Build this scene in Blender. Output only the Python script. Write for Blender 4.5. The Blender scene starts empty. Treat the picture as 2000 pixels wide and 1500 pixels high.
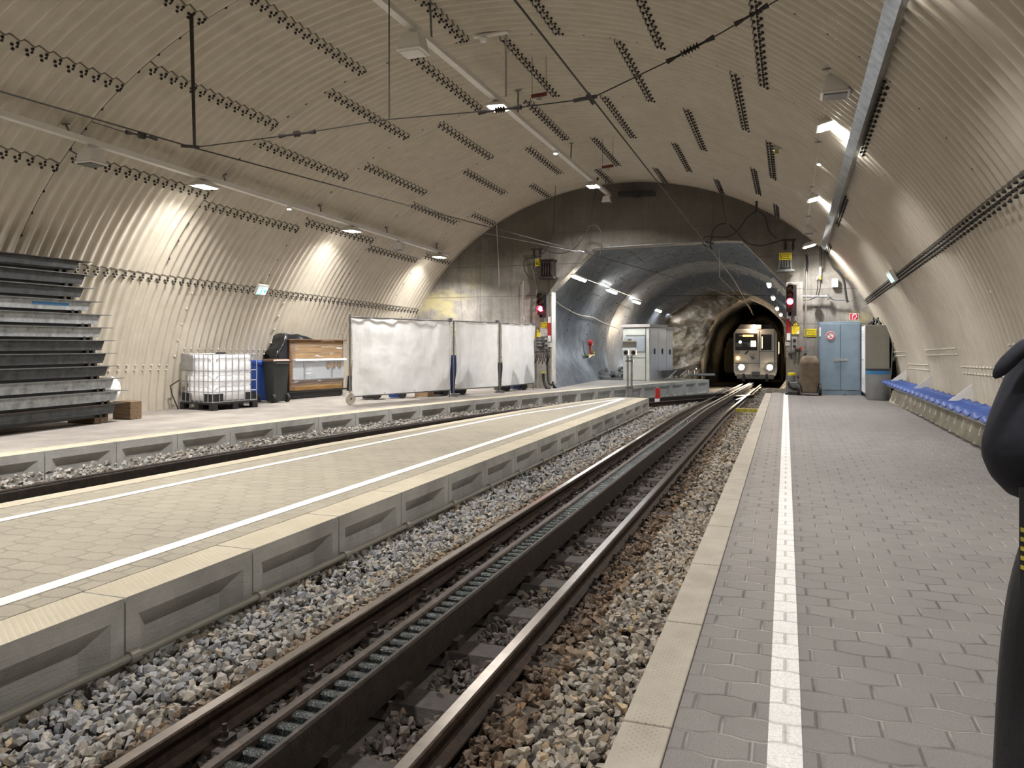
import bpy, bmesh, math, random
import numpy as np
from mathutils import Vector, Matrix
random.seed(7); rng = np.random.default_rng(7)
scene = bpy.context.scene
C = scene.collection
PI = math.pi
R = math.radians

# ---------------------------------------------------------------- camera
TH = math.atan(535/1502.0); FP = 1502.0; EYE = 1.35
ct, st = math.cos(TH), math.sin(TH)
cd = bpy.data.cameras.new('camera'); cam = bpy.data.objects.new('camera', cd); C.objects.link(cam)
cam.location = (0, 0, EYE); cam.rotation_euler = (PI/2, 0, TH)
cd.sensor_width = 36; cd.lens = FP/2000*36; cd.shift_y = -0.0375; cd.clip_start = .05; cd.clip_end = 300
scene.camera = cam
scene.view_settings.view_transform = 'Standard'; scene.view_settings.look = 'None'
scene.view_settings.gamma = 1; scene.view_settings.exposure = 0.87
scene.view_settings.use_curve_mapping = False
w = bpy.data.worlds.new('world'); scene.world = w; w.use_nodes = True
w.node_tree.nodes['Background'].inputs[0].default_value = (.9, .95, 1, 1)
w.node_tree.nodes['Background'].inputs[1].default_value = 0.004
LAMP_W = 95.0

def ray(u, v):
    X = (u-1000)/FP; Z = -(v-675)/FP
    return X*ct-st, X*st+ct, Z
def pz(u, v, z=0.0):
    d = ray(u, v); t = (z-EYE)/d[2]; return Vector((d[0]*t, d[1]*t, z))
def py(u, v, y=23.1):
    d = ray(u, v); t = y/d[1]; return Vector((d[0]*t, y, EYE+d[2]*t))
def px(u, v, x):
    d = ray(u, v); t = x/d[0]; return Vector((x, d[1]*t, EYE+d[2]*t))

# ---------------------------------------------------------------- node helpers
class NM:
    def __init__(s, name):
        s.m = bpy.data.materials.new(name); s.m.use_nodes = True
        s.t = s.m.node_tree; s.N = s.t.nodes; s.L = s.t.links
        s.b = s.N['Principled BSDF']
    def n(s, typ, **kw):
        nd = s.N.new(typ)
        for k, v in kw.items(): setattr(nd, k, v)
        return nd
    def put(s, sock, val):
        if hasattr(val, 'is_linked') or isinstance(val, bpy.types.NodeSocket): s.L.new(val, sock)
        else: sock.default_value = val
    def mth(s, op, a, b=0.0, c=None):
        nd = s.n('ShaderNodeMath', operation=op)
        s.put(nd.inputs[0], a); s.put(nd.inputs[1], b)
        if c is not None: s.put(nd.inputs[2], c)
        return nd.outputs[0]
    def pos(s, kind='Object'):
        return s.n('ShaderNodeTexCoord').outputs[kind]
    def wpos(s):
        return s.n('ShaderNodeNewGeometry').outputs['Position']
    def xyz(s, vec):
        nd = s.n('ShaderNodeSeparateXYZ'); s.L.new(vec, nd.inputs[0]); return nd.outputs
    def comb(s, x, y, z):
        nd = s.n('ShaderNodeCombineXYZ'); s.put(nd.inputs[0], x); s.put(nd.inputs[1], y); s.put(nd.inputs[2], z); return nd.outputs[0]
    def noise(s, vec, scale, detail=4, rough=.6, out=0):
        nd = s.n('ShaderNodeTexNoise'); s.L.new(vec, nd.inputs['Vector']); nd.inputs['Scale'].default_value = scale
        nd.inputs['Detail'].default_value = detail; nd.inputs['Roughness'].default_value = rough; return nd.outputs[out]
    def ramp(s, f, a, b):
        nd = s.n('ShaderNodeMapRange'); nd.clamp = True; s.put(nd.inputs[0], f)
        nd.inputs[1].default_value = a; nd.inputs[2].default_value = b; return nd.outputs[0]
    def mix(s, f, a, b):
        nd = s.n('ShaderNodeMix', data_type='RGBA'); s.put(nd.inputs[0], f)
        for i, c in ((6, a), (7, b)):
            if isinstance(c, tuple): nd.inputs[i].default_value = (*c[:3], 1)
            else: s.L.new(c, nd.inputs[i])
        return nd.outputs[2]
    def bump(s, h, strength=.5, dist=.01, prev=None):
        nd = s.n('ShaderNodeBump'); s.L.new(h, nd.inputs['Height']); nd.inputs['Strength'].default_value = strength
        nd.inputs['Distance'].default_value = dist
        if prev is not None: s.L.new(prev, nd.inputs['Normal'])
        return nd.outputs[0]
    def fin(s, col=None, rough=None, nrm=None, metal=None, spec=None):
        if col is not None:
            if isinstance(col, tuple): col = (*col[:3], 1)
            s.put(s.b.inputs['Base Color'], col)
        if rough is not None: s.put(s.b.inputs['Roughness'], rough)
        if metal is not None: s.put(s.b.inputs['Metallic'], metal)
        if nrm is not None: s.L.new(nrm, s.b.inputs['Normal'])
        if spec is not None: s.b.inputs['Specular IOR Level'].default_value = spec
        return s.m

def simple(name, col, rough=.5, metal=0.0, var=.25, scale=6, bump=0.0, bscale=60):
    k = NM(name); p = k.pos()
    f = k.ramp(k.noise(p, scale, 5), .3, .7)
    dark = tuple(c*(1-var) for c in col)
    light = tuple(min(1, c*(1+var*.4)) for c in col)
    nrm = k.bump(k.noise(p, bscale, 3), bump, .01) if bump else None
    return k.fin(k.mix(f, dark, light), rough, nrm, metal)
def emit(name, col, strength, base=(.8, .8, .8)):
    k = NM(name); k.fin(base, .4)
    k.b.inputs['Emission Color'].default_value = (*col, 1); k.b.inputs['Emission Strength'].default_value = strength
    return k.m

M = {}
def mat_vault(name, c1, c2, rough, metal=0.0, stain=.35):
    k = NM(name); p = k.wpos(); x, y, z = k.xyz(p)
    big = k.ramp(k.noise(p, .55, 5, .65), .42, .75)
    drip = k.ramp(k.noise(k.comb(k.mth('MULTIPLY', x, 1.4), k.mth('MULTIPLY', y, 4.5), k.mth('MULTIPLY', z, .7)), 1.6, 5, .7), .5, .78)
    grime = k.mth('MULTIPLY', k.mth('MULTIPLY', big, drip), stain*1.6)
    base = k.mix(k.ramp(k.noise(p, 3.0, 4), .3, .7), c1, c2)
    spots = k.ramp(k.noise(p, 7, 3, .5), .66, .74)
    col = k.mix(grime, base, (.23, .2, .15)); col = k.mix(k.mth('MULTIPLY', spots, .18), col, (.2, .16, .11))
    return k.fin(col, rough, k.bump(k.noise(p, 45, 3), .08, .01), metal)
M['vault'] = mat_vault('cream_painted_steel', (.49, .44, .355), (.565, .515, .43), .36)
M['vault_grey'] = mat_vault('galvanised_lining', (.22, .235, .26), (.36, .38, .41), .32, .6, .45)

def mat_concrete(name, base, joint=True, yellow=0.0, streak=.9):
    k = NM(name); p = k.wpos(); x, y, z = k.xyz(p)
    f = k.ramp(k.noise(p, 1.1, 8, .7), .3, .72)
    col = k.mix(f, tuple(c*(.5 if joint else .62) for c in base), tuple(c*1.22 for c in base))
    if joint:
        f2 = k.ramp(k.noise(p, 5, 8, .8), .42, .62); col = k.mix(k.mth('MULTIPLY', f2, .35), col, tuple(c*.42 for c in base))
    s = k.ramp(k.noise(k.comb(k.mth('MULTIPLY', x, 3.2), y, k.mth('MULTIPLY', z, .25)), 1.5, 6, .7), .5, .75)
    col = k.mix(k.mth('MULTIPLY', s, streak), col, tuple(c*.33 for c in base))
    top_tone = k.ramp(k.mth('ADD', z, k.mth('MULTIPLY', k.noise(p, .7, 5, .7), 3.0)), 4.3, 6.2)  # dark brown tone that grows towards the wall top, broken by noise
    if joint: col = k.mix(k.mth('MULTIPLY', top_tone, .72), col, (.075, .066, .048))
    if yellow:
        yy = k.ramp(k.noise(k.comb(k.mth('MULTIPLY', x, .55), y, z), 1.0, 5, .6), .5, .6)
        xn = k.mth('ADD', x, k.mth('MULTIPLY', k.noise(p, .9, 3), 1.6)); side = k.mth('MAXIMUM', k.ramp(xn, -8.4, -9.6), k.ramp(xn, 1.9, 2.6)); side = k.mth('MULTIPLY', side, k.ramp(z, 4.6, 3.2))
        col = k.mix(k.mth('MULTIPLY', k.mth('MULTIPLY', yy, side), yellow), col, (.50, .44, .22))
    h = k.noise(k.comb(k.mth('MULTIPLY', x, 1.0), y, k.mth('MULTIPLY', z, 9)), 5, 4, .6)
    if joint:
        br = k.n('ShaderNodeTexBrick'); br.offset = 0; k.L.new(k.comb(x, z, 0.0), br.inputs['Vector'])
        br.inputs['Scale'].default_value = 1; br.inputs['Brick Width'].default_value = 2.35; br.inputs['Row Height'].default_value = .98
        br.inputs['Mortar Size'].default_value = .012; br.inputs['Mortar Smooth'].default_value = .6
        j = br.outputs['Fac']
        col = k.mix(k.mth('MULTIPLY', j, .8), col, tuple(c*.25 for c in base))
        vo = k.n('ShaderNodeTexVoronoi'); k.L.new(k.comb(x, z, 0.0), vo.inputs['Vector']); vo.inputs['Scale'].default_value = 1.0; vo.inputs['Randomness'].default_value = .5
        holes = k.mth('LESS_THAN', vo.outputs['Distance'], .028)
        col = k.mix(holes, col, (.03, .027, .022))
    n1 = k.bump(h, .25, .02); n1 = k.bump(k.noise(p, 70, 3), .25, .01, n1)
    return k.fin(col, .85, n1)
M['portal'] = mat_concrete('board_marked_concrete', (.36, .335, .30), True, .75)
M['conc'] = mat_concrete('precast_concrete', (.56, .56, .535), False, 0, .25)
M['kerb_conc'] = mat_concrete('dirty_kerb_concrete', (.42, .385, .30), False, 0, .8)

def mat_paver(name, c1, c2, jointc, rowh=.153, bl=.107, warp=.055, shift=0.0, jl=.5):
    """interlocking double-T pavers: rows run across the platform, long edges wavy"""
    k = NM(name); p = k.wpos(); x, y, z = k.xyz(p)
    v = k.mth('DIVIDE', k.mth('ADD', y, shift), rowh)
    wave = k.mth('COSINE', k.mth('MULTIPLY', x, PI/bl))
    sq = k.mth('MULTIPLY', k.mth('MAXIMUM', k.mth('MINIMUM', k.mth('MULTIPLY', wave, 1.6), 1.0), -1.0), warp)
    n0 = k.mth('ROUND', v)
    par = k.mth('SUBTRACT', 1.0, k.mth('MULTIPLY', k.mth('FLOORED_MODULO', n0, 2.0), 2.0))
    bnd = k.mth('ADD', n0, k.mth('MULTIPLY', par, sq))
    d = k.mth('SUBTRACT', v, bnd)
    dist = k.mth('MULTIPLY', k.mth('ABSOLUTE', d), rowh)
    row = k.mth('ADD', n0, k.mth('SUBTRACT', k.mth('GREATER_THAN', d, 0.0), 1.0))
    off = k.mth('MULTIPLY', k.mth('FLOORED_MODULO', row, 2.0), bl)
    xx = k.mth('DIVIDE', k.mth('ADD', x, off), 2*bl)
    fr = k.mth('ABSOLUTE', k.mth('SUBTRACT', xx, k.mth('ROUND', xx)))
    dx = k.mth('MULTIPLY', fr, 2*bl)
    jd = k.mth('MINIMUM', dist, dx)
    joint = k.ramp(jd, .0065, .001)
    cid = k.mth('ADD', k.mth('MULTIPLY', row, 12.9898), k.mth('MULTIPLY', k.mth('ROUND', xx), 78.233))
    wn = k.n('ShaderNodeTexWhiteNoise', noise_dimensions='2D')
    k.L.new(k.comb(row, k.mth('FLOOR', k.mth('ADD', xx, 0.0)), 0.0), wn.inputs['Vector'])
    base = k.mix(wn.outputs['Value'], c1, c2)
    grit = k.noise(p, 160, 3, .7)
    base = k.mix(k.ramp(grit, .35, .75), tuple(c*.62 for c in c1), base)
    dirt = k.ramp(k.noise(p, 1.6, 5, .7), .45, .75)
    base = k.mix(k.mth('MULTIPLY', dirt, .35), base, tuple(c*.5 for c in c1))
    jf = k.mth('MULTIPLY', joint, jl)
    jc = k.mix(k.ramp(k.noise(p, 3.1, 2), .4, .6), jointc, tuple(c*.25 for c in c1))
    col = k.mix(jf, base, jc)
    hh = k.mth('SUBTRACT', 1.0, k.ramp(jd, .012, .0))
    nr = k.bump(hh, .75, .012); nr = k.bump(k.noise(p, 220, 2), .35, .006, nr)
    return k, col, nr, jd, p
k, col, nr, jd, p = mat_paver('grey_pavers', (.195, .18, .17), (.245, .228, .215), (.38, .35, .33), jl=.7); M['paver'] = k.fin(col, .62, nr)
k, col, nr, jd, p = mat_paver('beige_pavers', (.43, .385, .295), (.53, .475, .37), (.58, .53, .42), jl=.35); M['paver_mid'] = k.fin(col, .7, nr)
k, col, nr, jd, p = mat_paver('worn_white_paint', (.84, .82, .80), (.90, .88, .86), (.3, .28, .26), jl=.4)
wear = k.ramp(k.noise(p, 42, 6, .8), .58, .66)
col = k.mix(k.mth('MULTIPLY', wear, .75), col, (.28, .255, .235)); M['paint_worn'] = k.fin(col, .6, nr)
M['paint'] = simple('white_line_paint', (.86, .84, .80), .6, 0, .12, 5)
M['beige_paint'] = simple('beige_line_paint', (.56, .50, .38), .6, 0, .15, 5)
M['asphalt'] = simple('dusty_asphalt', (.31, .28, .25), .85, 0, .35, 1.6, .4, 120)

def mat_tactile():
    k = NM('tactile_kerb_stone'); p = k.wpos(); x, y, z = k.xyz(p)
    S = .0215
    u = k.mth('DIVIDE', k.mth('ADD', x, y), S*1.414); v = k.mth('DIVIDE', k.mth('SUBTRACT', x, y), S*1.414)
    du = k.mth('SUBTRACT', u, k.mth('ROUND', u)); dv = k.mth('SUBTRACT', v, k.mth('ROUND', v))
    r = k.mth('SQRT', k.mth('ADD', k.mth('MULTIPLY', du, du), k.mth('MULTIPLY', dv, dv)))
    dot = k.ramp(r, .2, .1)
    edge = k.mth('MULTIPLY', k.mth('GREATER_THAN', x, -.525), k.mth('LESS_THAN', x, -.405))
    fade = k.ramp(k.noise(p, 3, 3), .35, .6)
    dot = k.mth('MULTIPLY', k.mth('MULTIPLY', dot, edge), fade)
    f = k.ramp(k.noise(p, 4, 6, .7), .3, .7)
    col = k.mix(f, (.27, .24, .195), (.36, .325, .27))
    col = k.mix(k.mth('MULTIPLY', k.ramp(k.noise(p, 1.5, 4), .55, .75), .5), col, (.2, .17, .13))
    col = k.mix(k.mth('MULTIPLY', dot, .8), col, (.15, .125, .09))
    return k.fin(col, .75, k.bump(k.noise(p, 150, 3), .3, .008, k.bump(dot, -.4, .01)))
M['tactile'] = mat_tactile()
def mat_ribkerb():
    k = NM('ribbed_kerb_top'); p = k.wpos(); x, y, z = k.xyz(p)
    s = k.mth('SINE', k.mth('MULTIPLY', k.mth('ADD', y, k.mth('MULTIPLY', x, .6)), 2*PI/.035))
    f = k.ramp(k.noise(p, 2.5, 6, .7), .3, .7)
    col = k.mix(f, (.43, .375, .27), (.54, .48, .37)); col = k.mix(k.mth('MULTIPLY', k.mth('MULTIPLY', k.ramp(s, .3, 1), k.ramp(k.noise(p, 1.3, 2), .42, .6)), .28), col, (.75, .68, .52))
    return k.fin(col, .75, k.bump(s, .25, .008))
M['ribkerb'] = mat_ribkerb()

def mat_rust(name, c1, c2, rough=.7, metal=.3):
    k = NM(name); p = k.wpos()
    f = k.ramp(k.noise(p, 14, 6, .75), .35, .7)
    return k.fin(k.mix(f, c1, c2), rough, k.bump(k.noise(p, 60, 4), .4, .008), metal)
M['rust'] = mat_rust('rusty_rail_steel', (.018, .012, .009), (.075, .045, .028))
M['dark_rust'] = mat_rust('greasy_dark_steel', (.02, .017, .015), (.06, .045, .035), .55)
M['rack'] = mat_rust('rack_steel', (.035, .028, .024), (.10, .075, .06), .5, .5)
M['railtop'] = simple('polished_rail_head', (.40, .36, .32), .3, 1.0, .2, 10)
def mat_grease():
    k = NM('greasy_rung_steel'); p = k.wpos()
    b = k.noise(p, 130, 3, .6)
    return k.fin(k.mix(k.ramp(b, .5, .7), (.022, .026, .026), (.11, .125, .125)), .14, k.bump(b, .9, .006), .35)
M['grease'] = mat_grease()
M['steel'] = simple('galvanised_steel', (.48, .49, .50), .4, .75, .25, 8)
M['steel_dk'] = simple('dull_grey_steel', (.20, .205, .20), .5, .5, .3, 9)
M['duct'] = simple('spangled_zinc_duct', (.42, .44, .46), .3, .85, .45, 7, .15, 20)
M['white_metal'] = simple('white_enamel', (.74, .72, .69), .45, 0, .08, 6)
M['white'] = simple('white_plastic', (.82, .82, .83), .4, 0, .06, 5)
M['black'] = simple('black_plastic', (.018, .018, .02), .4, 0, .3, 6)
M['rubber'] = simple('black_rubber', (.02, .019, .018), .7, 0, .3, 9)
M['ins'] = simple('dark_insulator', (.03, .022, .02), .35, 0, .4, 12)
M['wire'] = simple('dark_wire', (.025, .02, .018), .7, 0, .3, 12)
M['copper'] = simple('weathered_contact_wire', (.03, .024, .02), .7, 0, .3, 12)
M['bolt'] = simple('dark_bolt_caps', (.025, .022, .02), .6, .2, .2, 20)
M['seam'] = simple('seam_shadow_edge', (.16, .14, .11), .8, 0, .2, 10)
M['wood'] = None
def mat_wood(name, a, b, sc=1.0, axis=0):
    k = NM(name); p = k.pos(); x, y, z = k.xyz(p)
    if axis == 0: q = k.comb(k.mth('MULTIPLY', x, .6), k.mth('MULTIPLY', y, 6), k.mth('MULTIPLY', z, 9))
    else: q = k.comb(k.mth('MULTIPLY', x, 8), k.mth('MULTIPLY', y, .6), k.mth('MULTIPLY', z, 8))
    f = k.noise(q, 2.0*sc, 6, .7)
    return k.fin(k.mix(k.ramp(f, .35, .68), a, b), .55, k.bump(f, .2, .006))
M['wood'] = mat_wood('pine_boards', (.17, .09, .025), (.35, .20, .06))
M['wood_dk'] = mat_wood('brown_stained_wood', (.10, .05, .022), (.24, .13, .06))
M['timber'] = mat_wood('weathered_timber_block', (.09, .06, .035), (.26, .17, .09), 2)
M['blue_bin'] = simple('blue_bin_plastic', (.02, .07, .33), .45, 0, .2, 4)
M['blue_bin_dk'] = simple('navy_bin_plastic', (.015, .03, .14), .45, 0, .2, 4)
M['black_bin'] = simple('charcoal_bin_plastic', (.028, .03, .03), .5, 0, .2, 4)
M['brown_lid'] = simple('brown_bin_lid', (.13, .06, .035), .35, 0, .2, 4)
M['foil'] = simple('black_plastic_sheet', (.012, .013, .016), .22, 0, .3, 4, .8, 6)
M['seat'] = simple('blue_seat_plastic', (.022, .06, .235), .5, 0, .15, 5)
M['cab_blue'] = simple('blue_grey_cabinet_paint', (.215, .29, .36), .45, 0, .15, 3)
M['locker'] = simple('grey_locker_paint', (.26, .25, .215), .55, 0, .12, 3)
M['locker_w'] = simple('white_locker_door', (.70, .71, .73), .45, 0, .08, 3)
M['grey_bin'] = simple('grey_bin_metal', (.27, .275, .28), .45, .4, .15, 4)
M['liner'] = simple('blue_bin_liner', (.04, .17, .35), .35, 0, .2, 6)
M['canvas'] = simple('brown_canvas_cover', (.15, .115, .08), .9, 0, .3, 6, .6, 14)
M['kiosk'] = simple('cream_cabinet_panel', (.62, .60, .52), .55, 0, .1, 3)
M['kiosk_grey'] = simple('grey_cabinet_panel', (.38, .40, .42), .5, 0, .1, 3)
M['kiosk_roof'] = simple('cabinet_roof', (.42, .36, .32), .6, 0, .1, 3)
M['alu'] = simple('brushed_aluminium_door', (.62, .62, .63), .28, .9, .12, 3)
M['yellow'] = simple('yellow_sign_plate', (.72, .58, .02), .5, 0, .08, 4)
M['yellow_dk'] = simple('yellow_paint_dirty', (.42, .36, .05), .6, 0, .4, 9)
M['ink'] = simple('black_print', (.02, .02, .02), .6, 0, .1, 4)
M['red'] = simple('red_paint', (.42, .02, .02), .5, 0, .15, 5)
M['sign_red'] = simple('red_sign_plate', (.55, .02, .045), .5, 0, .08, 5)
M['dark_red'] = simple('dark_red_enamel', (.12, .012, .012), .5, 0, .2, 5)
M['train'] = simple('cream_train_paint', (.66, .62, .58), .4, 0, .1, 2)
M['train_dk'] = simple('dark_train_trim', (.04, .035, .035), .5, 0, .2, 2)
M['glass_dk'] = simple('dark_window_glass', (.03, .03, .035), .12, 0, .2, 2)
M['jacket'] = simple('navy_black_jacket', (.010, .011, .020), .8, 0, .4, 5, .9, 7)
M['trousers'] = simple('black_trousers', (.008, .008, .010), .85, 0, .3, 6, .3, 40)
M['skin'] = simple('skin', (.45, .28, .2), .5, 0, .1, 8)
M['hair'] = simple('dark_hair', (.03, .02, .015), .6, 0, .3, 20)
M['ibc'] = None
k = NM('translucent_white_tank'); k.fin((.93, .94, .97), .35); M['ibc'] = k.m
def mat_tarp():
    k = NM('white_fence_tarpaulin'); p = k.pos(); x, y, z = k.xyz(p)
    g = k.mth('MINIMUM', k.mth('ABSOLUTE', k.mth('SUBTRACT', k.mth('FRACT', k.mth('MULTIPLY', x, 2.7)), .5)),
              k.mth('ABSOLUTE', k.mth('SUBTRACT', k.mth('FRACT', k.mth('MULTIPLY', z, 4.0)), .5)))
    col = k.mix(k.ramp(k.noise(p, 3, 5), .3, .7), (.74, .745, .74), (.84, .845, .85))
    col = k.mix(k.mth('MULTIPLY', k.ramp(g, .012, .003), .12), col, (.4, .4, .38))
    wr = k.noise(k.comb(k.mth('MULTIPLY', x, 1.6), 0.0, k.mth('MULTIPLY', z, 1.1)), 1.8, 2, .5)
    nr = k.bump(wr, .6, .10)
    k.fin(col, .5, nr)
    tr = k.n('ShaderNodeBsdfTranslucent'); k.L.new(col, tr.inputs[0]); k.L.new(nr, tr.inputs['Normal'])
    mx = k.n('ShaderNodeMixShader'); mx.inputs[0].default_value = .55
    k.L.new(k.b.outputs[0], mx.inputs[1]); k.L.new(tr.outputs[0], mx.inputs[2])
    k.L.new(mx.outputs[0], k.N['Material Output'].inputs[0]); return k.m
M['tarp'] = mat_tarp()
def mat_rock():
    k = NM('sprayed_rock_face'); p = k.wpos(); x, y, z = k.xyz(p)
    f = k.noise(p, .9, 7, .7)
    col = k.mix(k.ramp(f, .38, .6), (.22, .17, .09), (.60, .50, .40))
    col = k.mix(k.ramp(k.noise(p, 1.7, 3, .6), .55, .68), col, (.86, .78, .70))
    col = k.mix(k.ramp(k.noise(p, 4.5, 6, .8), .58, .7), col, (.13, .10, .05))
    return k.fin(col, .9, k.bump(k.noise(p, 4, 8, .75), .9, .15))
M['rock'] = mat_rock()
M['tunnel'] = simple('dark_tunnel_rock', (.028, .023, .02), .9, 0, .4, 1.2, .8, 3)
def mat_stone():
    k = NM('ballast_stone'); a = k.n('ShaderNodeAttribute'); a.attribute_name = 'tint'
    p = k.wpos(); f = k.ramp(k.noise(p, 55, 4, .7), .3, .75)
    return k.fin(k.mix(f, k.mix(.45, a.outputs['Color'], (.03, .028, .025)), a.outputs['Color']), .75, k.bump(k.noise(p, 120, 3), .3, .004))
M['stone'] = mat_stone()
M['bed'] = simple('track_bed_grit', (.06, .05, .042), .95, 0, .5, 6, .8, 40)
M['lamp'] = emit('lit_lamp_lens', (1, .97, .9), 28)
M['tube'] = emit('lit_tube_cover', (1, .97, .86), 14)
M['spotlens'] = emit('lit_emergency_lens', (.95, 1, .85), 22)
M['red_on'] = emit('red_signal_light', (1, .03, .07), 22, (.5, 0, 0))
M['sig_off'] = simple('unlit_signal_lens', (.20, .07, .03), .2, 0, .2, 6)
M['head'] = emit('train_headlight', (1, .82, .55), 160)
M['indicator'] = emit('amber_indicator', (1, .55, .08), 14)
M['display'] = emit('orange_display', (1, .20, .02), 9)
M['warmwin'] = emit('warm_lit_window', (1, .72, .35), 1.6)
M['whitewin'] = emit('white_cab_lamp', (.9, 1, 1), 5)
M['exit_white'] = emit('exit_sign_white', (.7, 1, .93), .5)
M['exit_green'] = emit('exit_sign_green', (.0, .75, .55), .5, (0, .5, .35))

# ---------------------------------------------------------------- mesh helpers
def frame(d):
    d = d.normalized(); up = Vector((0, 0, 1)) if abs(d.z) < .95 else Vector((0, 1, 0))
    a = d.cross(up).normalized(); b = a.cross(d).normalized(); return a, b
class MB:
    def __init__(s): s.v = []; s.f = []; s.mi = []; s.cur = 0; s.X = Matrix.Identity(4)
    def add(s, vs, fs):
        o = len(s.v); s.v += [s.X @ Vector(v) for v in vs]; s.f += [[i+o for i in f] for f in fs]; s.mi += [s.cur]*len(fs); return s
    def box(s, x0, x1, y0, y1, z0, z1, rz=0, piv=None):
        vs = [Vector((x, y, z)) for z in (z0, z1) for x, y in ((x0, y0), (x1, y0), (x1, y1), (x0, y1))]
        if rz:
            pv = Vector(piv) if piv else Vector(((x0+x1)/2, (y0+y1)/2, 0)); m = Matrix.Rotation(rz, 4, 'Z')
            vs = [m @ (v-pv)+pv for v in vs]
        return s.add(vs, [(3, 2, 1, 0), (4, 5, 6, 7), (0, 1, 5, 4), (1, 2, 6, 5), (2, 3, 7, 6), (3, 0, 4, 7)])
    def bar(s, p0, p1, w, h):
        p0, p1 = Vector(p0), Vector(p1); a, b = frame(p1-p0); vs = []
        for p in (p0, p1):
            vs += [p-a*w/2-b*h/2, p+a*w/2-b*h/2, p+a*w/2+b*h/2, p-a*w/2+b*h/2]
        return s.add(vs, [(0, 1, 2, 3), (7, 6, 5, 4), (0, 4, 5, 1), (1, 5, 6, 2), (2, 6, 7, 3), (3, 7, 4, 0)])
    def tube(s, pts, r, n=8, closed=False):
        pts = [Vector(p) for p in pts]; L = len(pts); rs = r if isinstance(r, (list, tuple)) else [r]*L
        vs = []; fs = []; pa = None
        for i, p in enumerate(pts):
            if closed: d = pts[(i+1) % L]-pts[i-1]
            else: d = pts[min(i+1, L-1)]-pts[max(i-1, 0)]
            if d.length < 1e-9: d = Vector((0, 0, 1))
            a, b = frame(d)
            if pa is not None:
                a = (pa-d.normalized()*pa.dot(d.normalized()))
                if a.length < 1e-6: a, b = frame(d)
                a.normalize(); b = a.cross(d.normalized())
            pa = a
            for k in range(n):
                t = 2*PI*k/n; vs.append(p+(a*math.cos(t)+b*math.sin(t))*rs[i])
        m = L if closed else L-1
        for i in range(m):
            j = (i+1) % L
            for k in range(n): fs.append((i*n+k, i*n+(k+1) % n, j*n+(k+1) % n, j*n+k))
        if not closed: fs.append(list(range(n))[::-1]); fs.append([(L-1)*n+k for k in range(n)])
        return s.add(vs, fs)
    def cyl(s, p0, p1, r, n=16): return s.tube([p0, p1], r, n)
    def lathe(s, prof, c=(0, 0, 0), n=24, axis='Z'):
        vs = []; fs = []; c = Vector(c)
        for r, h in prof:
            for k in range(n):
                t = 2*PI*k/n; q = (r*math.cos(t), r*math.sin(t), h)
                if axis == 'Y': q = (q[0], q[2], q[1])
                if axis == 'X': q = (q[2], q[0], q[1])
                vs.append(c+Vector(q))
        for i in range(len(prof)-1):
            for k in range(n): fs.append((i*n+k, i*n+(k+1) % n, (i+1)*n+(k+1) % n, (i+1)*n+k))
        fs.append(list(range(n))[::-1]); fs.append([(len(prof)-1)*n+k for k in range(n)])
        return s.add(vs, fs)
    def prism(s, poly, d):
        """poly: 3D points; d: extrusion vector"""
        n = len(poly); d = Vector(d); vs = [Vector(p) for p in poly]+[Vector(p)+d for p in poly]
        return s.add(vs, [list(range(n))[::-1], list(range(n, 2*n))]+[(i, (i+1) % n, n+(i+1) % n, n+i) for i in range(n)])
    def disc(s, c, r, nrm, th=.01, n=24):
        c = Vector(c); d = Vector(nrm).normalized(); return s.tube([c, c+d*th], r, n)
    def build(s, name, mat, parent=None, world=False, smooth=False, bevel=0.0, kind=None, label=None, fixn=True):
        me = bpy.data.meshes.new(name); vs = s.v
        if parent is not None and world:
            im = (Matrix.Translation(parent.location) @ parent.rotation_euler.to_matrix().to_4x4())
            pp = parent.parent
            if pp is not None: im = Matrix.Translation(pp.location) @ pp.rotation_euler.to_matrix().to_4x4() @ im
            im = im.inverted(); vs = [im @ v for v in vs]
        me.from_pydata([tuple(v) for v in vs], [], s.f)
        mats = mat if isinstance(mat, (list, tuple)) else [mat]
        for m in mats: me.materials.append(m)
        if len(mats) > 1: me.polygons.foreach_set('material_index', s.mi)
        if fixn:
            bm = bmesh.new(); bm.from_mesh(me); bmesh.ops.recalc_face_normals(bm, faces=bm.faces); bm.to_mesh(me); bm.free()
        if smooth:
            me.polygons.foreach_set('use_smooth', [True]*len(me.polygons))
        o = bpy.data.objects.new(name, me); C.objects.link(o)
        if parent is not None: o.parent = parent
        if bevel:
            b = o.modifiers.new('b', 'BEVEL'); b.width = bevel; b.segments = 2; b.limit_method = 'ANGLE'; b.angle_limit = R(40)
        if smooth:
            try:
                me.set_sharp_from_angle(angle=R(38))
            except Exception: pass
        if kind: o['kind'] = kind
        if label: o['label'] = label
        return o
def tag(o, label=None, cat=None, group=None, kind=None):
    if label: o['label'] = label
    if cat: o['category'] = cat
    if group: o['group'] = group
    if kind: o['kind'] = kind
    return o
def thing(name, label, cat, loc=(0, 0, 0), rz=0.0, group=None):
    o = bpy.data.objects.new(name, None); C.objects.link(o); o.location = loc; o.rotation_euler = (0, 0, rz); o.empty_display_size = .1
    return tag(o, label, cat, group)
def struct(o): o['kind'] = 'structure'; return o
def copy_tree(o, parent=None):
    c = o.copy(); C.objects.link(c)
    if parent is not None: c.parent = parent
    for ch in [q for q in C.objects if q.parent == o]: copy_tree(ch, c)
    return c
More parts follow.
